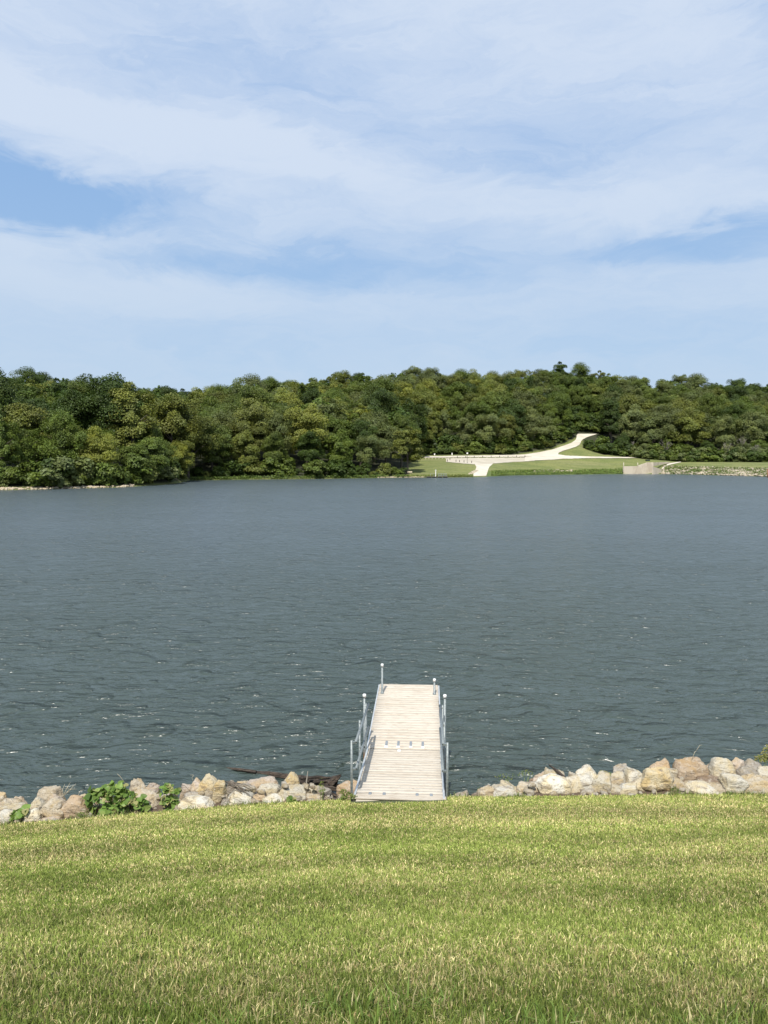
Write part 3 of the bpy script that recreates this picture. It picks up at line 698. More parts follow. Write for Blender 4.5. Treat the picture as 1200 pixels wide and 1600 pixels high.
# ------------------------------------------------------------------ driftwood, sticks, twigs
def gnarly(name, pts, rad, mat, parent=None, amp=0.2, n=18, sub=8, seed=1, **kw):
    P, Rr = [], []
    for i in range(len(pts) - 1):
        for k in range(sub):
            t = k / sub; P.append(Vector(pts[i]).lerp(Vector(pts[i + 1]), t)); Rr.append(rad[i] * (1 - t) + rad[i + 1] * t)
    P.append(Vector(pts[-1])); Rr.append(rad[-1])
    mb = MB().tube(P, Rr, n); off = Vector((seed * 5.1, 0, 0)); ring = 0
    for i, v in enumerate(mb.v):
        c = P[min(i // n, len(P) - 1)]; d = v - c
        a = math.atan2(d.z, d.y) if d.length else 0
        k = 1 + amp * mnoise.fractal(Vector((c.x * 1.5, math.cos(a) * 2, math.sin(a) * 2)) + off, 0.8, 2, 3) * 1.6
        mb.v[i] = c + d * k
    return mb.build(name, mat, parent, True, **kw)
lg = empty('driftwood_log', at_z(440, 1214, 0.0), label='long dark driftwood log lying in the water behind the left rocks', cat='driftwood')
def L(px, py, z): return at_z(px, py, z) - lg.location
gnarly('trunk', [L(385, 1206, -0.01), L(420, 1209.5, 0.0), L(452, 1214, 0.04), L(490, 1221, 0.12), L(520, 1229, 0.18)], [0.015, 0.045, 0.055, 0.075, 0.10], M['drift'], lg, 0.55)
gnarly('branch', [L(350, 1199.5, -0.02), L(372, 1202, 0.03), L(400, 1206, 0.04)], [0.012, 0.03, 0.035], M['drift'], lg, 0.4, seed=4)
for j, (a, b_, r0) in enumerate((((515, 1226, .25), (533, 1211, .42), .065), ((505, 1232, .20), (535, 1236, .18), .06), ((470, 1216, .25), (520, 1215, .30), .03), ((500, 1238, .12), (530, 1246, .06), .05), ((490, 1222, .2), (528, 1222, .25), .03), ((512, 1230, .2), (540, 1228, .2), .035))):
    gnarly('root', [L(*a), (L(*a) + L(*b_)) / 2 + Vector((0, 0, .02)), L(*b_)], [r0, r0 * .9, r0 * .25], M['drift'], lg, 0.6, seed=7 + j)
gnarly('stick', [at(858, 1195, 13.5), at(870, 1204, 13.2), at(886, 1219, 12.9)], [0.013, 0.026, 0.032], M['drift'], None, 0.25, 10, 4, 3, label='dark leaning stick with a pale broken tip poking up from the right rocks', cat='stick')
gnarly('stick', [at(481, 1205, 12.85), at(479, 1220, 12.8), at(477, 1236, 12.75)], [0.006, 0.012, 0.014], M['pale_bark'], None, 0.15, 8, 3, 5, label='thin bleached upright stick in front of the driftwood log', cat='stick')
rt = random.Random(5)
def twigs(name, pts, label, rad=0.006, mat='bark'):
    mb = MB()
    for (a, b_) in pts:
        p, q = Vector(a), Vector(b_); mid_ = (p + q) / 2 + Vector((rt.uniform(-.03, .03), 0, rt.uniform(0, .06)))
        mb.tube([p, mid_, q], [rad, rad * .8, rad * .4], 6)
    mb.build(name, M[mat], None, True, label=label, cat='twigs')
twigs('twig_tangle', [(at(355 + rt.uniform(-8, 8), 1222 + rt.uniform(-3, 5), 12.35), at(392 + rt.uniform(-6, 8), 1240 + rt.uniform(-8, 12), 12.15)) for _ in range(14)], 'tangle of dark dead twigs over the rocks above the white wedge')
twigs('twig_tangle', [(at(99, 1244, 12.2), at(116 + rt.uniform(-18, 20), 1226 + rt.uniform(-6, 8), 12.3)) for _ in range(5)] + [(at(120, 1246, 12.2), at(131, 1234, 12.2)), (at(108, 1240, 12.2), at(105, 1228, 12.2))], 'sprig of pale dry twigs standing left of the large leafy weed', 0.004, 'straw')
twigs('dry_stalk', [(at(197, 1226, 12.9), at(183, 1209, 12.9))], 'single bent dry stalk behind the large leafy weed', 0.004, 'straw')
twigs('dry_stalk', [(at(302, 1222, 12.9), at(303, 1212, 12.9)), (at(303, 1212, 12.9), at(297, 1211, 12.9))], 'thin hooked stalk standing left of the tall pale pyramid rock', 0.003, 'straw')
twigs('dry_stalk', [(at(1081, 1186, 13.1), at(1088, 1173, 13.1)), (at(1088, 1173, 13.1), at(1097, 1164, 13.1))], 'thin pale stalk leaning out above the large orange boulder', 0.004, 'straw')
twigs('dry_stalk', [(at(905, 1208, 13.1), at(922, 1198, 13.1))], 'thin pale stalk slanting left of the pointed white boulder', 0.004, 'straw')
twigs('dry_stalk', [(at(282, 1226, 12.5), at(299, 1238, 12.4))], 'brown twig lying over the pink-tan rock', 0.006, 'bark')

# ------------------------------------------------------------------ leafy weeds
M['weed_stem'] = plain('weed_stem', (0.16, 0.20, 0.06), 0.7)
def leaf_cloud(name, cells, size, cols, mat, parent=None, seed=1, heart=True):
    """cells: list of (centre, radii, count); leaves are real folded blades"""
    r_ = np.random.RandomState(seed); V, Fc, C = [], [], []
    if heart: prof = [(0, 0), (.28, -.10), (.50, .12), (.50, .42), (.28, .78), (0, 1.05), (-.28, .78), (-.50, .42), (-.50, .12), (-.28, -.10)]
    else: prof = [(0, 0), (.16, .3), (.13, .7), (0, 1.1), (-.13, .7), (-.16, .3)]
    for (c, rad, cnt) in cells:
        for _ in range(cnt):
            d = r_.randn(3); d /= np.linalg.norm(d); d[2] = abs(d[2]) * 1.0 - 0.25; d[1] = -abs(d[1]) * .8 + d[1] * .2
            p = Vector(c) + Vector((d[0] * rad[0], d[1] * rad[1], d[2] * rad[2])) * (0.6 + 0.4 * r_.rand())
            nrm = (Vector(d) * 0.6 + Vector((0, -0.35, 0.75)) + Vector(r_.randn(3)) * 0.38).normalized()
            ax = nrm.cross(Vector(r_.randn(3))).normalized(); bx = nrm.cross(ax); s_ = size * (0.55 + 0.75 * r_.rand())
            col = np.array(cols[r_.randint(len(cols))]) * (0.75 + 0.5 * r_.rand()); b0 = len(V)
            V.append(p + (bx * 0.45 - nrm * 0.10) * s_); C.append(col)
            for (u_, v_) in prof: V.append(p + (ax * u_ + bx * v_ + nrm * (0.14 * abs(u_) - 0.12 * (v_ - .45) ** 2)) * s_); C.append(col)
            m_ = len(prof)
            for k in range(m_): Fc.append((b0, b0 + 1 + k, b0 + 1 + (k + 1) % m_))
    me = np_mesh(name, np.array([v[:] for v in V]), None, np.array(Fc), mat, True); CC = np.ones((len(V), 4)); CC[:, :3] = C; fattr(me, 'tint', CC, 'FLOAT_COLOR')
    return link(name, me, parent)
GW = [(0.13, 0.21, 0.045), (0.17, 0.26, 0.06), (0.09, 0.155, 0.035), (0.22, 0.29, 0.08), (0.30, 0.29, 0.12)]
def weed(name, label, cells_px, size, Y, seed, cols=GW, heart=True, cat='plant'):
    cx = sum(c[0] for c in cells_px) / len(cells_px); g_ = at(cx, 1250, Y); gzv = float(lawn_z(g_.x, Y)); root = empty(name, (g_.x, Y, gzv), label=label, cat=cat)
    cells = []; st = MB()
    for (px, py, rx, ry, cnt) in cells_px:
        c = at(px, py, Y) - root.location; cells.append((c, (rx / F * Y, rx / F * Y * .8, ry / F * Y), cnt))
        for _ in range(3):
            q = c + Vector((rt.uniform(-1, 1) * rx / F * Y * .6, rt.uniform(-.1, .1), 0)); st.tube([(q.x * .5, 0, -0.05), (q.x * .8, q.y * .5, q.z * .5), q], [0.007, 0.005, 0.003], 6)
    leaf_cloud('foliage', cells, size, cols, M['weed'], root, seed, heart); st.build('stem', M['weed_stem'], root, True)
weed('broadleaf_weed', 'large bushy weed with broad bright green leaves between the left rocks', [(155, 1243, 24, 20, 60), (180, 1236, 26, 22, 70), (205, 1250, 22, 18, 55), (170, 1262, 34, 14, 60), (222, 1258, 12, 14, 24), (142, 1250, 12, 14, 20)], 0.088, 11.95, 3)
weed('broadleaf_weed', 'narrow upright leafy weed right of the large bushy one', [(264, 1234, 17, 14, 44), (265, 1253, 13, 15, 34), (266, 1266, 14, 6, 14)], 0.075, 12.0, 4)
weed('broadleaf_weed', 'small leafy weed by the white stone at the far left bank', [(26, 1273, 12, 9, 16), (38, 1269, 9, 9, 8)], 0.105, 11.75, 5)
weed('broadleaf_weed', 'tiny round green weed before the smooth cream boulder', [(455, 1250, 8, 6, 12)], 0.06, 12.0, 6)
WG = [(0.09, 0.14, 0.03), (0.13, 0.18, 0.04), (0.16, 0.17, 0.05)]
weed('small_weed', 'low fine-leaved weed at the foot of the big orange boulder', [(128, 1272, 12, 8, 110)], 0.03, 11.75, 8, WG, False)
weed('small_weed', 'low green weeds at the foot of the left gangway post', [(545, 1245, 14, 8, 120), (538, 1238, 8, 10, 50)], 0.045, 12.0, 9, WG, False)
weed('small_weed', 'wispy green weed at the lawn before the streaked boulder', [(1054, 1236, 10, 10, 70)], 0.035, 12.25, 10, WG, False)
weed('small_weed', 'small weed at the lawn before the black-speckled block', [(1138, 1240, 12, 6, 60)], 0.03, 12.25, 11, WG, False)
weed('small_weed', 'thin sprigs of weed at the water behind the long white boulder', [(792, 1213, 18, 9, 30), (822, 1208, 14, 9, 34), (750, 1234, 5, 7, 14)], 0.04, 13.2, 12, WG, False)
weed('small_weed', 'thin greenish weed standing before the driftwood root end', [(503, 1232, 6, 22, 60)], 0.035, 12.1, 13, WG, False)
weed('small_weed', 'low weeds at the foot of the narrow upright leafy weed', [(268, 1270, 18, 5, 90), (230, 1272, 22, 4, 70)], 0.035, 11.85, 14, WG, False)
weed('small_weed', 'bright moss-green sprig beside the small mossy brown rock', [(952, 1210, 5, 4, 26)], 0.03, 13.1, 15, [(0.25, 0.33, 0.04)], False)
weed('willow_shrub', 'bushy yellow-green shrub reaching in at the right edge above the rocks', [(1190, 1186, 12, 10, 140), (1204, 1176, 16, 18, 220), (1215, 1190, 16, 14, 200)], 0.05, 13.7, 16, [(0.20, 0.20, 0.05), (0.13, 0.17, 0.04), (0.30, 0.27, 0.09)], False, 'shrub')

# ------------------------------------------------------------------ far shore terrain
def zp(py, Y): return at(600, py, Y).z
US = [-300, 0, 100, 200, 260, 286, 300, 400, 500, 600, 640, 680, 740, 800, 860, 900, 940, 1000, 1060, 1120, 1200, 1500]
SHO = [135, 144, 150, 159, 173, 186, 204, 212, 218, 228, 231, 231, 236, 257, 266, 270, 275, 280, 272, 257, 238, 185]
KA = {-300: (139, 1.0), 0: (148, 1.0), 100: (154, 1.0), 200: (163, 1.0), 260: (178, 1.0), 286: (191, 1.0), 300: (209, .9), 400: (216, .9), 500: (222, .9), 600: (234, .9),
      640: (250, 'p734'), 680: (250, 'p732'), 740: (262, 'p724.5'), 800: (276, 'p729'), 860: (282, 'p731'), 900: (286, 'p731'), 940: (290, 'p730'), 1000: (296, 'p726'), 1060: (284, 'p731'), 1120: (272, 'p731'), 1200: (254, 'p732'), 1500: (200, 2.4)}
KB = {-300: (155, 3), 0: (160, 3), 100: (166, 3), 200: (175, 2.5), 260: (190, 2.5), 286: (205, 2.5), 300: (222, 2.5), 400: (228, 2.5), 500: (235, 3), 600: (260, 4),
      640: (280, 'p717.5'), 680: (280, 'p717.5'), 740: (285, 'p716'), 800: (292, 'p721'), 860: (298, 'p719'), 900: (303, 'p717'), 940: (307, 'p715.5'), 1000: (313, 'p718'), 1060: (300, 'p722.5'), 1120: (295, 'p722.5'), 1200: (285, 'p723'), 1500: (270, 4.3)}
KC = {-300: (200, 5), 0: (200, 5), 100: (205, 4.5), 200: (240, 5), 260: (250, 7), 286: (255, 7), 300: (260, 7), 400: (265, 8), 500: (275, 9), 600: (295, 8),
      640: (300, 'p710'), 680: (302, 'p710'), 740: (305, 'p709.5'), 800: (314, 'p710'), 860: (326, 'p703'), 900: (340, 'p688'), 940: (334, 'p706'), 1000: (330, 'p715'), 1060: (320, 'p721.5'), 1120: (320, 'p721.5'), 1200: (320, 'p722'), 1500: (320, 4.4)}
SKYL = {-300: 585, 0: 588, 60: 590, 100: 597, 150: 607, 200: 608, 260: 609, 300: 607, 350: 605, 400: 600, 430: 594, 500: 590, 550: 584, 600: 578, 650: 575, 700: 579, 740: 577, 800: 580, 850: 573, 900: 571, 940: 577, 970: 581, 1000: 583, 1060: 588, 1120: 590, 1160: 594, 1200: 596, 1500: 600}
RIDGE_Y = 400.0; TREE_H = 17.6
def kn(K):
    Yv = [K[u_][0] for u_ in US]; zv = [(zp(float(K[u_][1][1:]), K[u_][0]) if isinstance(K[u_][1], str) else K[u_][1]) for u_ in US]
    return np.array(Yv, float), np.array(zv, float)
YA, ZA = kn(KA); YB, ZB = kn(KB); YC, ZC = kn(KC)
SU = sorted(SKYL); ZD_ = {u_: zp(SKYL[u_], RIDGE_Y) - TREE_H for u_ in SU}
def terr(x, y):
    x = np.asarray(x, float); y = np.asarray(y, float); u_ = 600 + F * x / (y * CP + 3)
    I = lambda arr: np.interp(u_, US, arr)
    ys_ = I(SHO); ya, yb, yc = I(YA), I(YB), I(YC); za, zb, zc = I(ZA), I(ZB), I(ZC)
    zd = np.interp(u_, SU, [ZD_[k] for k in SU])
    z = np.full(x.shape, -1.5)
    def seg(z, y0, z0, y1, z1):
        t = np.clip((y - y0) / np.maximum(y1 - y0, .1), 0, 1); return np.where(y >= y0, z0 + (z1 - z0) * t, z)
    z = seg(z, ys_ - 6, -1.2, ys_, 0.12); z = seg(z, ys_, 0.12, ya, za); z = seg(z, ya, za, yb, zb); z = seg(z, yb, zb, yc, zc)
    t = np.clip((y - yc) / (RIDGE_Y - yc), 0, 1); t2 = t ** 0.92
    z = np.where(y >= yc, zc + (zd - zc) * t2, z)
    z = np.where(y > RIDGE_Y, zd - (y - RIDGE_Y) * 0.05, z)
    return z
ug = np.arange(-300, 1501, 5.0); yg = np.concatenate([np.arange(128, 300, 1.5), np.arange(300, 350, 1.25), np.arange(350, 620, 6)])
UG, YG = np.meshgrid(ug, yg); XG = (UG - 600) * (YG * CP + 3) / F; ZG = terr(XG, YG)
FOOT_U = [620, 638, 648, 656, 700, 740, 800, 860, 890, 903, 910, 925, 945, 1000, 1060, 1200, 1500]
FOOT_Y = [240, 262, 284, 296, 300, 303, 313, 328, 339, 346, 328, 322, 322, 319, 312, 305, 300]   # 0: right at the shore
def foot(u_, ysh): f_ = np.interp(u_, FOOT_U, FOOT_Y); return np.where(u_ < 638, ysh + 1.5, f_)
FT = foot(UG, np.interp(UG, US, SHO)); forest = np.clip((YG - FT) / 2.0 + .5, 0, 1)
ny, nx = UG.shape; ii = np.arange(nx * ny).reshape(ny, nx)
Q = np.stack([ii[:-1, :-1], ii[:-1, 1:], ii[1:, 1:], ii[1:, :-1]], -1).reshape(-1, 4)
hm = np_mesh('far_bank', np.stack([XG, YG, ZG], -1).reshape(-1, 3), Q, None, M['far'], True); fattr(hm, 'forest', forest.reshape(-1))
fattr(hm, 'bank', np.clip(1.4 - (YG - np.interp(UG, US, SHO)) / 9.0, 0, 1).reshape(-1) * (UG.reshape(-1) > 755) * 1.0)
link('hillside', hm, kind='structure')
def onland(px, py, y0=None, dzv=0.0):
    """first point of the far bank seen along the line of sight of a photo pixel"""
    ysh = float(np.interp(px, US, SHO)); Ys = np.arange((y0 or ysh), 395, 0.25)
    d = ray(px, py); X = d.x / d.y * Ys; Z = CAMZ + d.z / d.y * Ys; Tz = terr(X, Ys)
    k = np.argmax(Tz >= Z); 
    if Tz[k] < Z[k]: k = np.argmin(np.abs(Tz - Z))
    return Vector((X[k], Ys[k], float(Tz[k]) + dzv))
def patch_u(name, lo, hi, u0, u1, mat, dzv, step=3, nv=10, **kw):
    us = np.arange(u0, u1 + .1, step); V = []
    for u_ in us:
        j1, j2 = 0.35 * mnoise.noise(Vector((u_ * .11, dzv * 9, 0))), 0.2 * mnoise.noise(Vector((u_ * .13, dzv * 9, 5)))
        a = onland(u_, float(np.interp(u_, *zip(*lo))) + j1); b_ = onland(u_, float(np.interp(u_, *zip(*hi))) + j2)
        for k in range(nv + 1):
            p = a.lerp(b_, k / nv); V.append((p.x, p.y, float(terr(p.x, p.y)) + dzv))
    n_ = nv + 1; Fc = [(i * n_ + k, (i + 1) * n_ + k, (i + 1) * n_ + k + 1, i * n_ + k + 1) for i in range(len(us) - 1) for k in range(nv)]
    return V, Fc
def merge(parts):
    V, Fc = [], []
    for v, f in parts: b_ = len(V); V += v; Fc += [tuple(k + b_ for k in q) for q in f]
    return V, Fc
# gravel road: lane from the left, fork, branch to the right, and the climb into the trees
p1 = patch_u('', [(652, 715.8), (700, 715.4), (760, 714.6), (800, 714.5), (822, 715)], [(652, 713.6), (700, 713.0), (760, 712.0), (800, 711.2), (822, 710.4)], 652, 822, None, 0.14)
p2 = patch_u('', [(820, 721), (850, 719.2), (880, 717.6), (920, 716.5)], [(820, 710.5), (840, 707.5), (860, 703.5), (868, 702), (872, 711.0), (885, 712.6), (920, 713.6)], 820, 868, None, 0.16, 2, 14)
p3 = patch_u('', [(868, 718.3), (880, 717.6), (920, 716.5), (1014, 716.2)], [(868, 706), (872, 710.4), (885, 712.6), (920, 713.8), (1014, 715.2)], 868, 1014, None, 0.17, 2, 6)
def patch_v(rows, dzv, nu=8):
    V = []
    for (py, ul, ur) in rows:
        a, b_ = onland(ul, py), onland(ur, py)
        for k in range(nu + 1):
            p = a.lerp(b_, k / nu); V.append((p.x, p.y, float(terr(p.x, p.y)) + dzv))
    n_ = nu + 1; return V, [(i * n_ + k, i * n_ + k + 1, (i + 1) * n_ + k + 1, (i + 1) * n_ + k) for i in range(len(rows) - 1) for k in range(nu)]
rows = [(710.5, 838, 872), (708, 846, 873), (705, 856, 880), (702, 866, 890), (699, 875, 899), (696, 884, 905), (693, 892, 907), (690, 897, 908), (687, 900, 911), (684, 901, 917), (681, 901, 926), (678.5, 903, 934)]
def dens_rows(rows, n=5):
    out = []
    for a, b_ in zip(rows[:-1], rows[1:]):
        for k in range(n): t = k / n; out.append(tuple(a[i] * (1 - t) + b_[i] * t for i in range(3)))
    return out + [rows[-1]]
p4 = patch_v(dens_rows(rows), 0.20)
V_, F_ = merge([p1, p2, p3, p4]); mesh_obj('road', V_, F_, M['gravel'], None, True, kind='structure')
V_, F_ = patch_u('', [(697, 722), (740, 726), (770, 724.6), (800, 722.4), (835, 720.6)], [(697, 716.4), (760, 715.6), (835, 715.2)], 697, 835, None, 0.09)
mesh_obj('parking_lot', V_, F_, M['lot'], None, True, kind='structure')
V_, F_ = patch_v(dens_rows([(745.5, 737, 759), (740, 740, 761), (735, 742.5, 762.5), (730, 744.5, 764.5), (726, 742, 769), (724, 741, 771)]), 0.07)
mesh_obj('boat_ramp', V_, F_, M['ramp'], None, True, kind='structure')
V_, F_ = patch_u('', [(1032, 718.8), (1050, 719.2), (1085, 721.6)], [(1032, 718.0), (1050, 718.3), (1085, 721.0)], 1032, 1085, None, 0.10)
mesh_obj('path', V_, F_, M['ramp'], None, True, kind='structure')

# ------------------------------------------------------------------ trees
CR = np.random.RandomState(31)
def crown_arrays(seed, H, Rr, bottom=0.16, nclump=46, leaves=120, size=0.5, flat=1.0, loose=0.0):
    r_ = np.random.RandomState(seed); P, Nn, Tn = [], [], []
    cz = H * (bottom + 1) / 2; rz = H * (1 - bottom) / 2
    lob = r_.rand(5) * 6.28; la = 0.10 + .16 * r_.rand(5)
    for i in range(nclump):
        d = r_.randn(3); d /= np.linalg.norm(d); d[2] = d[2] if d[2] > -0.75 else -d[2]
        rad = 0.62 + 0.30 * r_.rand() if i > nclump * .18 else 0.3 * r_.rand()
        sh = 1.0 - 0.22 * max(0, -d[2])  # a bit narrower below
        aa = math.atan2(d[1], d[0]); sh *= 1 + sum(la[q] * math.cos((q + 1) * aa + lob[q]) for q in range(3)); up = 1 + la[3] * math.cos(2 * aa + lob[3])
        c = np.array([d[0] * Rr * rad * sh, d[1] * Rr * rad * sh, cz + d[2] * rz * rad * flat * up])
        cr = Rr * (0.15 + 0.27 * r_.rand() ** 1.3); tone = r_.rand(); sq = np.array([1 + .25 * r_.randn(), 1 + .25 * r_.randn(), 0.78 + .2 * r_.rand()]).clip(.6, 1.5)
        m_ = int(leaves * (cr / (Rr * .28)) ** 2)
        e = r_.randn(m_, 3); e /= np.linalg.norm(e, axis=1)[:, None]
        e[:, 2] = np.where(e[:, 2] < -0.35, -e[:, 2], e[:, 2])
        q = c + e * (cr * (0.62 + 0.52 * r_.rand(m_)[:, None] + loose * r_.rand(m_)[:, None])) * sq
        nn = e * 0.55 + d * 0.5 + np.array([0, -0.1, 0.35]) + r_.randn(m_, 3) * 0.55; nn /= np.linalg.norm(nn, axis=1)[:, None]
        P.append(q); Nn.append(nn); Tn.append(np.clip(tone * .6 + 0.4 * r_.rand(m_), 0, 1))
    P = np.concatenate(P); Nn = np.concatenate(Nn); Tn = np.concatenate(Tn); n = len(P)
    rnd = r_.randn(n, 3); A = np.cross(Nn, rnd); A /= np.linalg.norm(A, axis=1)[:, None]; B = np.cross(Nn, A)
    s_ = (size * (0.55 + 0.8 * r_.rand(n)))[:, None]
    V = np.stack([P - A * s_ * .5, P - B * s_ * .35 + Nn * s_ * .08, P + A * s_ * .5, P + B * s_ * .42 - Nn * s_ * .05], 1)
    return V.reshape(-1, 3), np.repeat(Tn, 4)
def quads(nv): return np.arange(nv).reshape(-1, 4)
PROTO = []
spec = [(101, 17, 6.2, .14, 50, 150), (102, 16, 5.4, .12, 44, 150), (103, 18, 6.8, .20, 56, 140), (104, 14, 5.2, .10, 42, 150), (105, 17, 5.0, .14, 44, 140), (106, 15, 6.4, .16, 48, 150), (107, 19, 6.0, .18, 52, 140), (108, 13, 4.6, .08, 38, 140), (109, 18, 4.2, .10, 40, 140), (110, 16, 5.6, .2, 40, 120)]
for (sd, H_, R_, bt, nc, lv) in spec:
    V_, Tn = crown_arrays(sd, H_, R_ * 1.04, bt * .6, nc + 26, int(lv * 2.3), 0.36)
    me = np_mesh('crown', V_, quads(len(V_)), None, M['leaf']); fattr(me, 'tone', Tn)
    tb = MB(); r_ = random.Random(sd); tb.tube([(0, 0, -1), (r_.uniform(-.2, .2), 0, H_ * .25), (r_.uniform(-.4, .4), r_.uniform(-.3, .3), H_ * .55), (0, 0, H_ * .85)], [.42, .30, .2, .05], 8)
    for k in range(7):
        a = r_.uniform(0, 6.28); z0 = H_ * r_.uniform(.18, .55); l_ = R_ * r_.uniform(.55, .85)
        tb.tube([(0, 0, z0), (math.cos(a) * l_ * .5, math.sin(a) * l_ * .5, z0 + l_ * .45), (math.cos(a) * l_, math.sin(a) * l_, z0 + l_ * .8)], [.14, .09, .03], 6)
    tm = bpy.data.meshes.new('trunk'); tm.from_pydata([tuple(v) for v in tb.v], [], tb.f); tm.materials.append(M['bark'])
    PROTO.append((me, tm, H_, R_))
SHR = []
for k in range(5):
    V_, Tn = crown_arrays(300 + k, 3.6, 2.5, -0.15, 26, 110, 0.42, 1.0, 0.25)
    me = np_mesh('shrub', V_, quads(len(V_)), None, M['leaf']); fattr(me, 'tone', Tn); SHR.append(me)
PAL = {'dark green': [(0.045, 0.074, 0.014), (0.054, 0.086, 0.016)], 'mid green': [(0.088, 0.126, 0.023), (0.098, 0.134, 0.027)], 'olive green': [(0.118, 0.140, 0.030), (0.128, 0.148, 0.034)],
       'yellow-green': [(0.176, 0.196, 0.038), (0.156, 0.182, 0.036)], 'grey-green': [(0.110, 0.138, 0.048), (0.120, 0.146, 0.054)]}
PKEYS = list(PAL)
# spacing-driven placement over the wooded slope
cand = []
rr = random.Random(12); cell = {}
def try_add(x, y, dmin):
    k = (int(x // 8), int(y // 8))
    for a in (-2, -1, 0, 1, 2):
        for b_ in (-2, -1, 0, 1, 2):
            for (px_, py_) in cell.get((k[0] + a, k[1] + b_), []):
                if (px_ - x) ** 2 + (py_ - y) ** 2 < dmin * dmin: return False
    cell.setdefault(k, []).append((x, y)); return True
ROAD_U = [(676, 918, 30), (681, 914, 26), (687, 906, 22), (693, 899, 24), (700, 880, 30)]
def clear_of_road(u_, py_base, R_px):
    for (ry, ru, rw) in ROAD_U: pass
    return True
road_pts = [onland(u_, py_) for (py_, u_) in ((710, 855), (705, 868), (700, 884), (696, 894), (692, 900), (688, 904), (684, 908), (681, 913), (679, 918))]
for p in road_pts: pass
def road_ok(x, y, rad):
    for p in road_pts:
        if (p.x - x) ** 2 + (p.y - y) ** 2 < (rad + 2.6) ** 2: return False
    return True
road_px = [(u_, py_, onland(u_, py_).y) for (py_, u_) in ((705, 858), (702, 875), (700, 884), (697, 893), (694, 899), (690, 903), (686, 906), (682, 911), (679, 914), (679, 924))]
TREES = []   # x, y, z, scale, scale_z, proto, colour, kind
for k in range(60000):
    y = rr.uniform(140, 408); u_ = rr.uniform(-110, 1310); x = (u_ - 600) * (y * CP + 3) / F
    ysh = float(np.interp(u_, US, SHO)); ft = float(foot(u_, ysh))
    edge = y - ft
    if edge < (2.8 if u_ < 638 else 4.5): continue
    dmin = 8.0 if edge < 40 else (9.0 if y < 350 else 7.4)
    if u_ < 290 and edge < 14: dmin = 5.6
    sc = rr.uniform(0.86, 1.26)
    if u_ < 290 and edge < 14: sc *= 0.60
    elif u_ < 290: sc *= 0.94
    elif 300 < u_ < 640 and edge < 12: sc *= 0.80
    elif u_ > 900 and edge < 10: sc *= 0.55
    elif y > 345: sc = rr.uniform(0.90, 1.04)
    if y < 360 and 860 < u_ < 960 and not road_ok(x, y, 5.8 * sc): continue
    # leave the road open to view
    _, vt = project(x, y, float(terr(x, y)) + 16 * sc); rpx = 6.0 * sc / y * F; blk = False
    for q in road_px:
        if q[2] > y - 1 and abs(q[0] - u_) < rpx + 3 and vt < q[1] + 1: blk = True; break
    if blk: continue
    if not try_add(x, y, dmin): continue
    c = rr.random(); nz = mnoise.noise(Vector((x * 0.02, y * 0.02, 3.3))); c = c + nz * 0.5
    if u_ < 290 and edge < 14: key = 'olive green' if c < .38 else ('yellow-green' if c < .55 else 'mid green')
    elif u_ < 290: key = 'dark green' if c < .75 else ('mid green' if c < .95 else 'olive green')
    elif 860 < u_ < 900: key = 'dark green' if c < .5 else 'mid green'
    elif u_ > 960: key = 'mid green' if c < .38 else ('grey-green' if c < .72 else ('olive green' if c < .92 else 'dark green'))
    else: key = 'dark green' if c < .22 else ('mid green' if c < .60 else ('olive green' if c < .82 else ('yellow-green' if c < .93 else 'grey-green')))
    TREES.append([x, y, float(terr(x, y)) - 0.2, sc, rr.randrange(len(PROTO)), key, rr.uniform(0, 6.28), rr.uniform(.9, 1.1)])
for (u_, y) in ((896, 374), (908, 370), (921, 372), (934, 366), (902, 386), (915, 390), (928, 384), (888, 392), (940, 392)):
    x = (u_ - 600) * (y * CP + 3) / F; TREES.append([x, y, float(terr(x, y)) - 0.6, 0.86, (u_ + int(y)) % len(PROTO), 'dark green' if u_ % 2 else 'mid green', u_ * 1.0, 1.0])
TREES.sort(key=lambda t: t[1])
# how much of each crown the photo's viewpoint sees (near ones first)
RW, RH, R0 = 660, 130, 540
occ = np.zeros((RH, RW), bool); vis = []
yy_, xx_ = np.mgrid[0:RH, 0:RW]
for t in TREES:
    me, tm, H_, R_ = PROTO[t[4]]; H2, R2 = H_ * t[3] * t[7], R_ * t[3]
    u_, v1 = project(t[0], t[1], t[2] + H2); _, v0 = project(t[0], t[1], t[2] + .14 * H2); rx = R2 / t[1] * F * .92
    cx, cy, ry = (u_ + 60) / 2, ((v0 + v1) / 2 - R0) / 2, (v0 - v1) / 4; rx /= 2
    x0, x1, y0, y1 = int(max(0, cx - rx)), int(min(RW, cx + rx + 2)), int(max(0, cy - ry)), int(min(RH, cy + ry + 2))
    if x1 <= x0 or y1 <= y0: vis.append(0); continue
    msk = ((xx_[y0:y1, x0:x1] - cx) / rx) ** 2 + ((yy_[y0:y1, x0:x1] - cy) / ry) ** 2 < 1
    inside = (xx_[y0:y1, x0:x1] >= 30) & (xx_[y0:y1, x0:x1] <= 630)
    vis.append(int((msk & inside & ~occ[y0:y1, x0:x1]).sum())); occ[y0:y1, x0:x1] |= msk
order = sorted(range(len(TREES)), key=lambda i: -vis[i]); NIND = 285
ind = [i for i in order[:NIND] if vis[i] >= 8]; rest = [i for i in range(len(TREES)) if i not in set(ind)]
print('road end', road_px[-1]); print('trees', len(TREES), 'individual', len(ind), 'rest', len(rest), 'rest visible', sum(1 for i in rest if vis[i] > 7))
ORD = ['', 'second', 'third', 'fourth', 'fifth', 'sixth', 'seventh', 'eighth', 'ninth', 'tenth', '11th', '12th', '13th', '14th', '15th', '16th', '17th', '18th', '19th', '20th', '21st', '22nd', '23rd', '24th', '25th', '26th', '27th', '28th', '29th', '30th']
buckets = {}
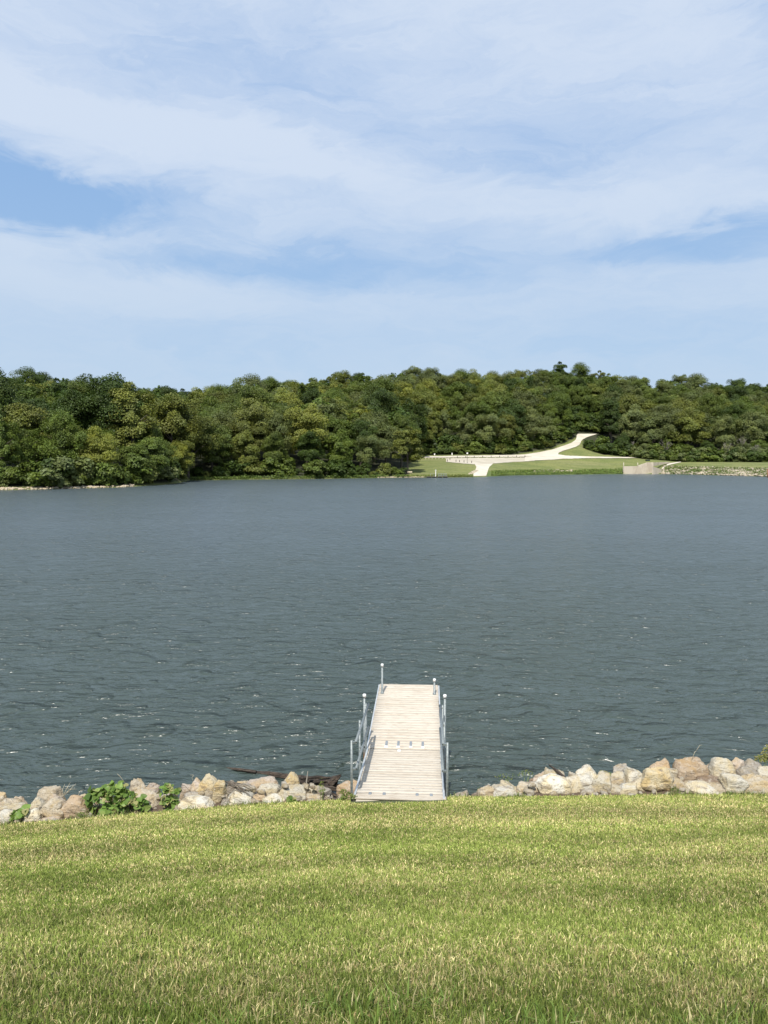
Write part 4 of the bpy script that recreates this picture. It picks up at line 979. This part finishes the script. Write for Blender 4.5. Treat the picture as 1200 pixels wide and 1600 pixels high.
for i in ind:
    t = TREES[i]; u_, vv = project(t[0], t[1], t[2] + 8); ysh = float(np.interp(u_, US, SHO)); e = t[1] - float(foot(u_, ysh))
    zone = 'left headland' if u_ < 288 else ('slope left of mown field' if u_ < 640 else ('slope behind parking lot' if u_ < 905 else 'slope right of road'))
    row = 'front row' if e < 13 else ('lower part' if e < 42 else ('upper part' if t[1] < 372 else 'skyline'))
    buckets.setdefault((t[5], row, zone), []).append((u_, i))
LAB = {}
for (key, row, zone), L_ in buckets.items():
    L_.sort()
    for k, (u_, i) in enumerate(L_):
        pos = ('only' if len(L_) == 1 else 'leftmost' if k == 0 else ('rightmost' if k == len(L_) - 1 else ORD[k] + ' from left'))
        LAB[i] = f"{key} tree, {pos} of its colour, {row}, {zone}"
for i in ind:
    x, y, z, sc, pk, key, rz, kz = TREES[i]; me, tm, H_, R_ = PROTO[pk]
    e = empty('broadleaf_tree', (x, y, z), rz, label=LAB[i], cat='tree', group='broadleaf trees of the far shore woods'); e.scale = (sc, sc, sc * kz)
    c_ = PAL[key][i % 2]; k_ = 0.85 + 0.3 * ((i * 37) % 100) / 100
    o = link('crown', me, e); o.scale = (0.88 + 0.3 * ((i * 53) % 100) / 100, 0.88 + 0.3 * ((i * 71) % 100) / 100, 1); o.color = (c_[0] * k_, c_[1] * k_, c_[2] * k_, 1); link('trunk', tm, e)
# the rest of the wood reads as one mass
CV, CT, CC = [], [], []; rv = np.random.RandomState(4)
lite = []
for k in range(4): lite.append(crown_arrays(500 + k, 16, 5.8, .15, 34, 60, 0.85))
for i in rest:
    x, y, z, sc, pk, key, rz, kz = TREES[i]; V_, Tn = lite[i % 4]; ca, sa = math.cos(rz), math.sin(rz)
    A = np.stack([V_[:, 0] * ca - V_[:, 1] * sa, V_[:, 0] * sa + V_[:, 1] * ca, V_[:, 2] * kz], -1) * sc + np.array([x, y, z]); CV.append(A)
    CC.append(np.array(PAL[key][i % 2])[None] * (0.62 + 0.85 * Tn)[:, None])
if CV:
    V_ = np.concatenate(CV); me = np_mesh('woodland', V_, quads(len(V_)), None, M['leafa']); c4 = np.ones((len(V_), 4)); c4[:, :3] = np.concatenate(CC); fattr(me, 'tint', c4, 'FLOAT_COLOR')
    link('woodland', me, kind='stuff', label='mass of further broadleaf trees filling the wooded far hillside', cat='woodland')

# shrubs along the wood's foot
SHRUBS = []
def add_shrubs(u0, u1, n, e0, e1, s0, s1, keys, seed):
    r_ = random.Random(seed)
    for k in range(n):
        u_ = u0 + (u1 - u0) * (k + r_.uniform(-.4, .4) + .5) / n; ysh = float(np.interp(u_, US, SHO)); y = float(foot(u_, ysh)) + r_.uniform(e0, e1)
        x = (u_ - 600) * (y * CP + 3) / F
        if 862 < u_ < 940 and not road_ok(x, y, 1.6): continue
        sz_ = r_.uniform(s0, s1)
        if any(q[2] > y - 1 and abs(q[0] - u_) < 2.6 * sz_ / y * F + 2 and project(x, y, float(terr(x, y)) + 3.4 * sz_)[1] < q[1] for q in road_px): continue
        SHRUBS.append((u_, x, y, sz_, r_.choice(keys), r_.uniform(0, 6.28), r_.uniform(.75, 1.1)))
add_shrubs(-60, 288, 30, -0.4, 2.5, .55, 1.8, ['olive green', 'mid green', 'mid green', 'dark green', 'grey-green'], 1)
add_shrubs(292, 636, 34, 0.8, 4.5, .5, 1.5, ['mid green', 'dark green', 'dark green', 'olive green'], 2)
add_shrubs(640, 895, 34, 0.8, 4, .7, 1.2, ['mid green', 'dark green', 'olive green'], 3)
add_shrubs(640, 902, 36, 5, 11, 1.3, 2.0, ['dark green', 'mid green'], 6)
add_shrubs(893, 942, 10, 14, 22, 1.5, 2.2, ['dark green', 'mid green'], 7)
add_shrubs(908, 1240, 42, 0.5, 4, 1.0, 1.5, ['mid green', 'dark green', 'grey-green'], 4)
add_shrubs(930, 1240, 34, 4, 9, 1.3, 1.9, ['mid green', 'dark green', 'grey-green', 'olive green'], 5)
for (u_, dy_, sz_) in ((901, 5, 1.3), (907, 6, 1.5), (913, 5, 1.2), (919, 6, 1.5), (926, 4, 1.3), (933, 4, 1.4), (910, 11, 1.8), (922, 11, 1.9)):
    y = onland(min(u_, 924), 678.6).y + dy_; SHRUBS.insert(0, (u_, (u_ - 600) * (y * CP + 3) / F, y, sz_, 'dark green' if sz_ > 1.3 else 'mid green', u_ * 1.0, .9))
bk = {}
for k, s_ in enumerate(SHRUBS):
    u_ = s_[0]; zone = 'headland waterline' if u_ < 289 else ('waterline left of field' if u_ < 638 else (('wood edge behind parking lot' if s_[2] - float(foot(u_, 0)) < 4.5 else 'back shrub row behind parking lot') if u_ < 903 and k < len(SHRUBS) - 76 else 'top of the road' if s_[2] - float(foot(u_, 0)) > 13.5 else ('wood edge right of road' if (k < len(SHRUBS) - 34) else 'back shrub row right of road')))
    bk.setdefault((s_[4], zone), []).append((u_, k))
for (key, zone), L_ in bk.items():
    L_.sort()
    for j, (u_, k) in enumerate(L_):
        _, x, y, sc, key_, rz, kz = SHRUBS[k]
        pos = ('only' if len(L_) == 1 else 'leftmost' if j == 0 else ('rightmost' if j == len(L_) - 1 else ORD[j] + ' from left'))
        o = link('shrub', SHR[k % 5], label=f"{key} shrub, {pos} of its colour, {zone}", cat='shrub', group='shrubs along the foot of the far woods')
        o.location = (x, y, float(terr(x, y)) - .3); o.rotation_euler = (0, 0, rz); o.scale = (sc, sc, sc * kz); c_ = PAL[key_][k % 2]; o.color = (*c_, 1)
# leafless / thin pale trees
def bare_mesh(seed, H_):
    r_ = random.Random(seed); mb = MB()
    def br(p, d, l, r0, dep):
        q = p + d * l; m_ = (p + q) / 2 + Vector((r_.uniform(-.06, .06), r_.uniform(-.06, .06), 0)) * l
        mb.tube([p, m_, q], [r0, r0 * .8, r0 * .6], 6)
        if dep:
            for _ in range(3 if dep > 1 else 4):
                nd = (d + Vector((r_.uniform(-.75, .75), r_.uniform(-.75, .75), r_.uniform(-.1, .5)))).normalized(); br(q, nd, l * r_.uniform(.55, .8), r0 * .58, dep - 1)
    br(Vector((0, 0, -.5)), Vector((r_.uniform(-.1, .1), 0, 1)), H_ * .34, .22, 4)
    me = bpy.data.meshes.new('bare_tree'); me.from_pydata([tuple(v) for v in mb.v], [], mb.f); me.materials.append(M['pale_bark']); return me
for j, (u_, py, Y, H_, lab) in enumerate(((16, 700, 152, 9, 'bare grey dead tree among the shrubs of the left headland'), (1036, 690, 319, 10, 'pale bare tree at the wood edge right of the spillway, left one of two'), (1156, 690, 313, 12, 'tall pale forked dead tree at the right wood edge'), (1180, 712, 309, 9, 'low pale bare tree nearest the right edge of the wood'),
                                         (982, 705, 326, 9, 'pale leaning dead tree above the spillway'), (1132, 705, 311, 10, 'thin grey bare tree left of the tall forked one'))):
    x = (u_ - 600) * (Y * CP + 3) / F; o = link('bare_tree', bare_mesh(40 + j, H_), label=lab, cat='dead tree', group='pale bare trees at the wood edge'); o.location = (x, Y, float(terr(x, Y)))

# lush weeds along the far waterline
V_l, T_l, C_l = [], [], []; rv = np.random.RandomState(9)
def leafmass(n, gen, size, cols):
    P = np.array([gen() for _ in range(n)]); Nn = rv.randn(n, 3) * .6 + np.array([0, -.3, .8]); Nn /= np.linalg.norm(Nn, axis=1)[:, None]
    A = np.cross(Nn, rv.randn(n, 3)); A /= np.linalg.norm(A, axis=1)[:, None]; B = np.cross(Nn, A); s_ = (size * (.5 + rv.rand(n)))[:, None]
    V = np.stack([P - A * s_ * .4, P - B * s_ * .4, P + A * s_ * .4, P + B * s_ * .5], 1).reshape(-1, 3)
    c = np.array(cols)[rv.randint(len(cols), size=n)] * (.7 + .6 * rv.rand(n))[:, None]; return V, np.repeat(c, 4, 0)
def bankpt(u0, u1, d0, d1, h):
    def g():
        while True:
            u_ = rv.uniform(u0, u1); y = float(np.interp(u_, US, SHO)) + rv.uniform(d0, d1); x = (u_ - 600) * (y * CP + 3) / F
            if mnoise.noise(Vector((x * .25, y * .3, 1))) + rv.uniform(-.3, .5) > -0.05: return (x, y, float(terr(x, y)) + rv.rand() * h)
    return g
parts = [leafmass(10500, bankpt(766, 972, -.3, 9.5, .45), .36, [(0.10, .16, .03), (.14, .20, .04), (.07, .11, .025), (.17, .20, .05)]),
         leafmass(4200, bankpt(300, 640, -.6, 1.6, .8), .34, [(0.12, .17, .035), (.08, .12, .03)]),
         leafmass(4200, bankpt(600, 738, -.3, 2.4, .5), .34, [(0.15, .19, .05), (.18, .20, .06)]),
         leafmass(9500, bankpt(1034, 1210, -.4, 14, .7), .36, [(0.09, .13, .03), (.12, .155, .04)])]
V_ = np.concatenate([p[0] for p in parts]); c4 = np.ones((len(V_), 4)); c4[:, :3] = np.concatenate([p[1] for p in parts])
me = np_mesh('bank_weeds', V_, quads(len(V_)), None, M['leafa']); fattr(me, 'tint', c4, 'FLOAT_COLOR')
link('bank_weeds', me, kind='stuff', label='rank green weeds growing along the far waterline', cat='weeds')
# riprap and stone strips on the far bank
def stones(name, n, u0, u1, d0, d1, s0, s1, label, dens_fn=None, col=(0.43, .385, .31, 1)):
    Vs, Ts, base = [], [], 0; k = 0
    arr = [np.array([v.co[:] for v in m_.vertices]) for m_ in rb2]; tri = [np.array([p.vertices[:] for p in m_.polygons]) for m_ in rb2]
    while k < n:
        u_ = rv.uniform(u0, u1); dd = rv.uniform(d0, d1); y = float(np.interp(u_, US, SHO)) + dd; x = (u_ - 600) * (y * CP + 3) / F
        if dens_fn and rv.rand() > dens_fn(u_, dd, x, y): continue
        s_ = rv.uniform(s0, s1); A = (arr[k % 4] - np.array([0, 0, 1])) * np.array([1.2, 1, .75]) * s_; A = A + np.array([x, y, float(terr(x, y)) + s_ * .3])
        Vs.append(A); Ts.append(tri[k % 4] + base); base += len(A); k += 1
    me = np_mesh(name, np.concatenate(Vs), None, np.concatenate(Ts), M['rock'], False)
    o = link(name, me, kind='stuff', label=label, cat='stones'); o.color = col
rb2 = [rock_mesh(260 + k, 1, 1, 1, 9, 1) for k in range(4)]
stones('riprap', 1700, 1030, 1230, -0.5, 15, .22, .55, 'pale riprap stones covering the dam bank at the right', lambda u_, d, x, y: (1.0 if u_ > 1120 else 0.45) * (0.55 + 0.9 * (mnoise.noise(Vector((x * .12, y * .3, 0))) > -.05)) * (1 if d < 15 * min(1, (u_ - 1015) / 60) else 0.1))
stones('shore_stones', 420, -40, 214, -0.6, 0.9, .10, .30, 'thin pale line of stones along the left headland waterline', lambda u_, d, x, y: .3 + .9 * (mnoise.noise(Vector((x * .2, 0, 3))) > -.1), (0.50, .44, .34, 1))
stones('gravel_patch', 650, 832, 892, 5.5, 10.5, .12, .30, 'patch of pale stones in the weeds right of the boat ramp', lambda u_, d, x, y: math.exp(-((u_ - 864) / 22) ** 2 - ((d - 8) / 2.2) ** 2))
stones('shore_stones', 260, 590, 668, -0.4, 0.5, .10, .24, 'few pale stones at the waterline left of the far dock', None, (0.50, .44, .34, 1))
stones('shore_stones', 160, 726, 745, 2.5, 12, .10, .26, 'pale stones spilling down the left side of the boat ramp', lambda u_, d, x, y: math.exp(-((u_ - (727 + d * 1.35)) / 2.5) ** 2))

# ------------------------------------------------------------------ far-shore structures
def fx(u_, Y): return (u_ - 600) * (Y * CP + 3) / F
sp_o = empty('spillway', (fx(1000, 284), 284, 0), label='weathered concrete spillway structure with stepped walls on the far right shore', cat='spillway')
def wall_quad(name, pts, thick=0.5, mat='conc'):
    """pts: bottom-left, bottom-right, top-right, top-left as (u, py, Y)"""
    P = [at(*p) - sp_o.location for p in pts]; n_ = (P[1] - P[0]).cross(P[3] - P[0]).normalized()
    if n_.y > 0: n_ = -n_
    B = [p - n_ * thick for p in P]; V = P + B
    return mesh_obj(name, V, [(0, 1, 2, 3), (7, 6, 5, 4), (0, 4, 5, 1), (1, 5, 6, 2), (2, 6, 7, 3), (3, 7, 4, 0)], M[mat], sp_o)
wall_quad('wing_wall', [(974, 740.8, 277.5), (997, 740.6, 278.4), (997, 728.2, 278.4), (974, 728.6, 277.5)])
wall_quad('sloping_wall', [(997.1, 740.4, 278.6), (1011.5, 740.4, 279.0), (1011.5, 722.6, 279.0), (997.1, 727.6, 278.6)])
wall_quad('head_wall', [(1011.6, 740.6, 278.9), (1020.8, 740.6, 279.1), (1020.8, 722.4, 279.1), (1011.6, 722.4, 278.9)])
wall_quad('far_wall', [(1021, 728.4, 279.4), (1047, 723.5, 300), (1047, 721.6, 300), (1021, 722.6, 279.4)])
wall_quad('side_wall', [(1020.9, 742.2, 273.0), (1034, 739.8, 279.0), (1034, 733.4, 279.0), (1020.9, 729.2, 273.0)])
V_, F_ = patch_u('', [(1022, 730.6), (1034, 733.8), (1044, 727.2), (1064, 722.8)], [(1022, 729.4), (1034, 732), (1044, 724.6), (1064, 721.6)], 1034, 1064, None, 0.12, 3, 3)
mesh_obj('access_path', V_, F_, M['ramp'], None, kind='structure').name = 'path'
MB().box((fx(985.5, 279) - sp_o.location.x, -4.95, 0.12), (5.6, 0.4, 0.35)).build('footing', M['float_'], sp_o)
for (u_, y0, y1) in ((974.5, 722.5, 731), (996.5, 723, 729)):
    b_ = at(u_, y1, 278.9 if u_ < 980 else 280.3); t_ = at(u_, y0, b_.y); pl_ = MB().tube([b_ - Vector((0, 0, .3)), t_], .13, 8)
    pl_.tube([t_ - Vector((0, 0, .05)), t_ + Vector((0, 0, .06))], .16, 8).build('marker_post', M['pale_post'], None, True, label='pale marker post at the ' + ('left end' if u_ < 980 else 'middle corner') + ' of the spillway wall', cat='post', group='marker posts on the spillway')
def valve_box(u_, py, w_, h_, lab):
    g_ = onland(u_, py, 286); root = empty('valve_box', g_, label=lab, cat='utility box'); MB().box((0, 0, h_ / 2 - .1), (w_, .9, h_), None, .94).build('body', M['dgreen'], root); MB().box((0, 0, h_ - .06), (w_ + .12, 1.0, .10)).build('lid', M['dgreen'], root)
valve_box(1012, 720.3, 1.7, .62, 'low dark green box standing above the concrete spillway'); valve_box(1042, 719.4, .8, .62, 'small dark box on the grass right of the spillway')
# courtesy dock by the ramp
fd = empty('floating_dock', (fx(681, 232), 229.5, 0), 0, label='low dark floating dock with railing and white post by the far boat ramp', cat='dock')
m_ = MB(); m_.box((0, 0, .30), (6.8, 1.8, .10)); [m_.box((x_, -.92, .34), (.35, .05, .16)) for x_ in (-3, -2, -1, 0, 1, 2, 3)]; m_.build('platform', M['post'], fd); m_ = MB()
for x_ in (-2.5, -.8, .9, 2.6): m_.box((x_, 0, .10), (1.3, 1.5, .32), None, .9)
m_.build('float', M['float_'], fd)
m_ = MB()
for y_ in (-.8, .8):
    for x_ in (.5, 1.3, 2.1, 2.9): m_.box((x_, y_, .80), (.06, .06, .95))
    for z_ in (.75, 1.25): m_.box((1.7, y_, z_), (2.5, .05, .06))
m_.build('railing', M['dgrey'], fd); m_ = MB(); m_.tube([(-.4, .2, .3), (-.4, .2, 2.25)], .14, 10); m_.tube([(-.4, .2, 2.25), (-.4, .2, 2.45)], [.24, .2], 10).build('white_post', M['white'], fd)
m_ = MB(); m_.box((-2.0, .6, .80), (.06, .06, .9)); m_.box((-1.0, .6, .80), (.06, .06, .9)); m_.box((-1.5, .6, 1.22), (1.1, .05, .05)); m_.build('railing', M['dgrey'], fd)
# bench on the grass
g_ = onland(640, 741.0); bo = empty('bench', g_, 0, label='pale timber bench on the grass left of the far dock', cat='bench')
MB().box((0, 0, .48), (1.65, .45, .08)).build('seat', M['bench'], bo); MB().box((0, .22, .78), (1.65, .06, .30)).build('backrest', M['bench'], bo)
for x_ in (-.6, .6): MB().box((x_, .05, .2), (.1, .4, .50)).build('leg', M['post'], bo)
# signs
def sign(u_, yb, ytop, w_, h_, lab, post='post', rnd_=False):
    g_ = onland(u_, yb); Y = g_.y; top = at(u_, ytop, Y).z - g_.z; root = empty('sign', g_, label=lab, cat='sign')
    MB().box((0, 0, top / 2 - .1), (.12, .12, top + .1)).build('post', M[post], root)
    if rnd_: MB().tube([(0, -.08, top - h_ / 2), (0, -.14, top - h_ / 2)], h_ / 2, 14).build('panel', M['white'], root)
    else: MB().box((0, -.09, top - h_ / 2), (w_, .05, h_)).build('panel', M['white'], root)
sign(679, 714.5, 708.6, .45, .55, 'small white sign at the gravel lane above the far dock', 'pale_post')
sign(659, 715, 711.5, .35, .4, 'small low white sign at the left end of the gravel lane', 'post')
sign(706.3, 713, 707.6, .35, .9, 'upright white sign on the grass strip behind the parking lot', 'pale_post')
sign(730, 724, 706.8, .6, .62, 'tall dark post with a white round panel on the parking lot', 'post', True)
sign(785, 709.5, 703.8, .6, .6, 'white sign at the wood edge behind the right of the parking lot', 'post')
# bollards
BO = [(699, 721.5, 1), (703, 719.2, 1), (712.5, 722, 1), (718, 722.6, 1), (725, 723.0, 1), (737, 723.8, 1)] + [(665 + 5.2 * k, 717.2 - .035 * k, 0) for k in range(8)] + [(708 + 6.6 * k, 716.2 - .07 * k, k % 2) for k in range(18)]
me_b = {}
for kd, hh in ((0, .75), (1, .9)):
    m_ = MB(); m_.tube([(0, 0, -.2), (0, 0, hh - .06), (0, 0, hh)], [.13, .125, .09], 8); o_ = bpy.data.meshes.new('bollard'); o_.from_pydata([tuple(v) for v in m_.v], [], m_.f); o_.materials.append(M['pale_post' if kd == 0 else 'post']); me_b[kd] = o_
lanes = {'a': 0, 'b': 0, 'c': 0}
for j, (u_, py, kd) in enumerate(BO):
    ser = 'a' if j < 6 else ('b' if j < 14 else 'c'); k = lanes[ser]; lanes[ser] += 1; o = link('bollard', me_b[kd], cat='bollard', group='timber bollards around the far parking lot')
    where = {'a': 'of the dark bollards on the front edge of the lot', 'b': 'of the pale bollards along the lane left of the lot', 'c': 'of the bollard row at the back of the lot'}[ser]
    o['label'] = ('leftmost ' if k == 0 else ORD[k] + ' from left ') + where; o.location = onland(u_, py)
g_ = onland(821, 714.6); MB().tube([(-2.6, 0, .12), (0, .1, .16), (2.8, .5, .12)], [.15, .2, .16], 8).build('timber_edging', M['post'], None, label='dark timber lying at the right end of the lot beside the road', cat='timber').location = g_
g_ = at_z(1199, 746, 0.0); MB().tube([g_ - Vector((0, 0, .5)), g_ + Vector((0, 0, 2.6))], .2, 8).tube([g_ + Vector((0, 0, 2.6)), g_ + Vector((0, 0, 2.75))], [.24, .2], 8).build('steel_post', M['rust'], None, True, label='rusty brown post in the water at the far right edge', cat='post')
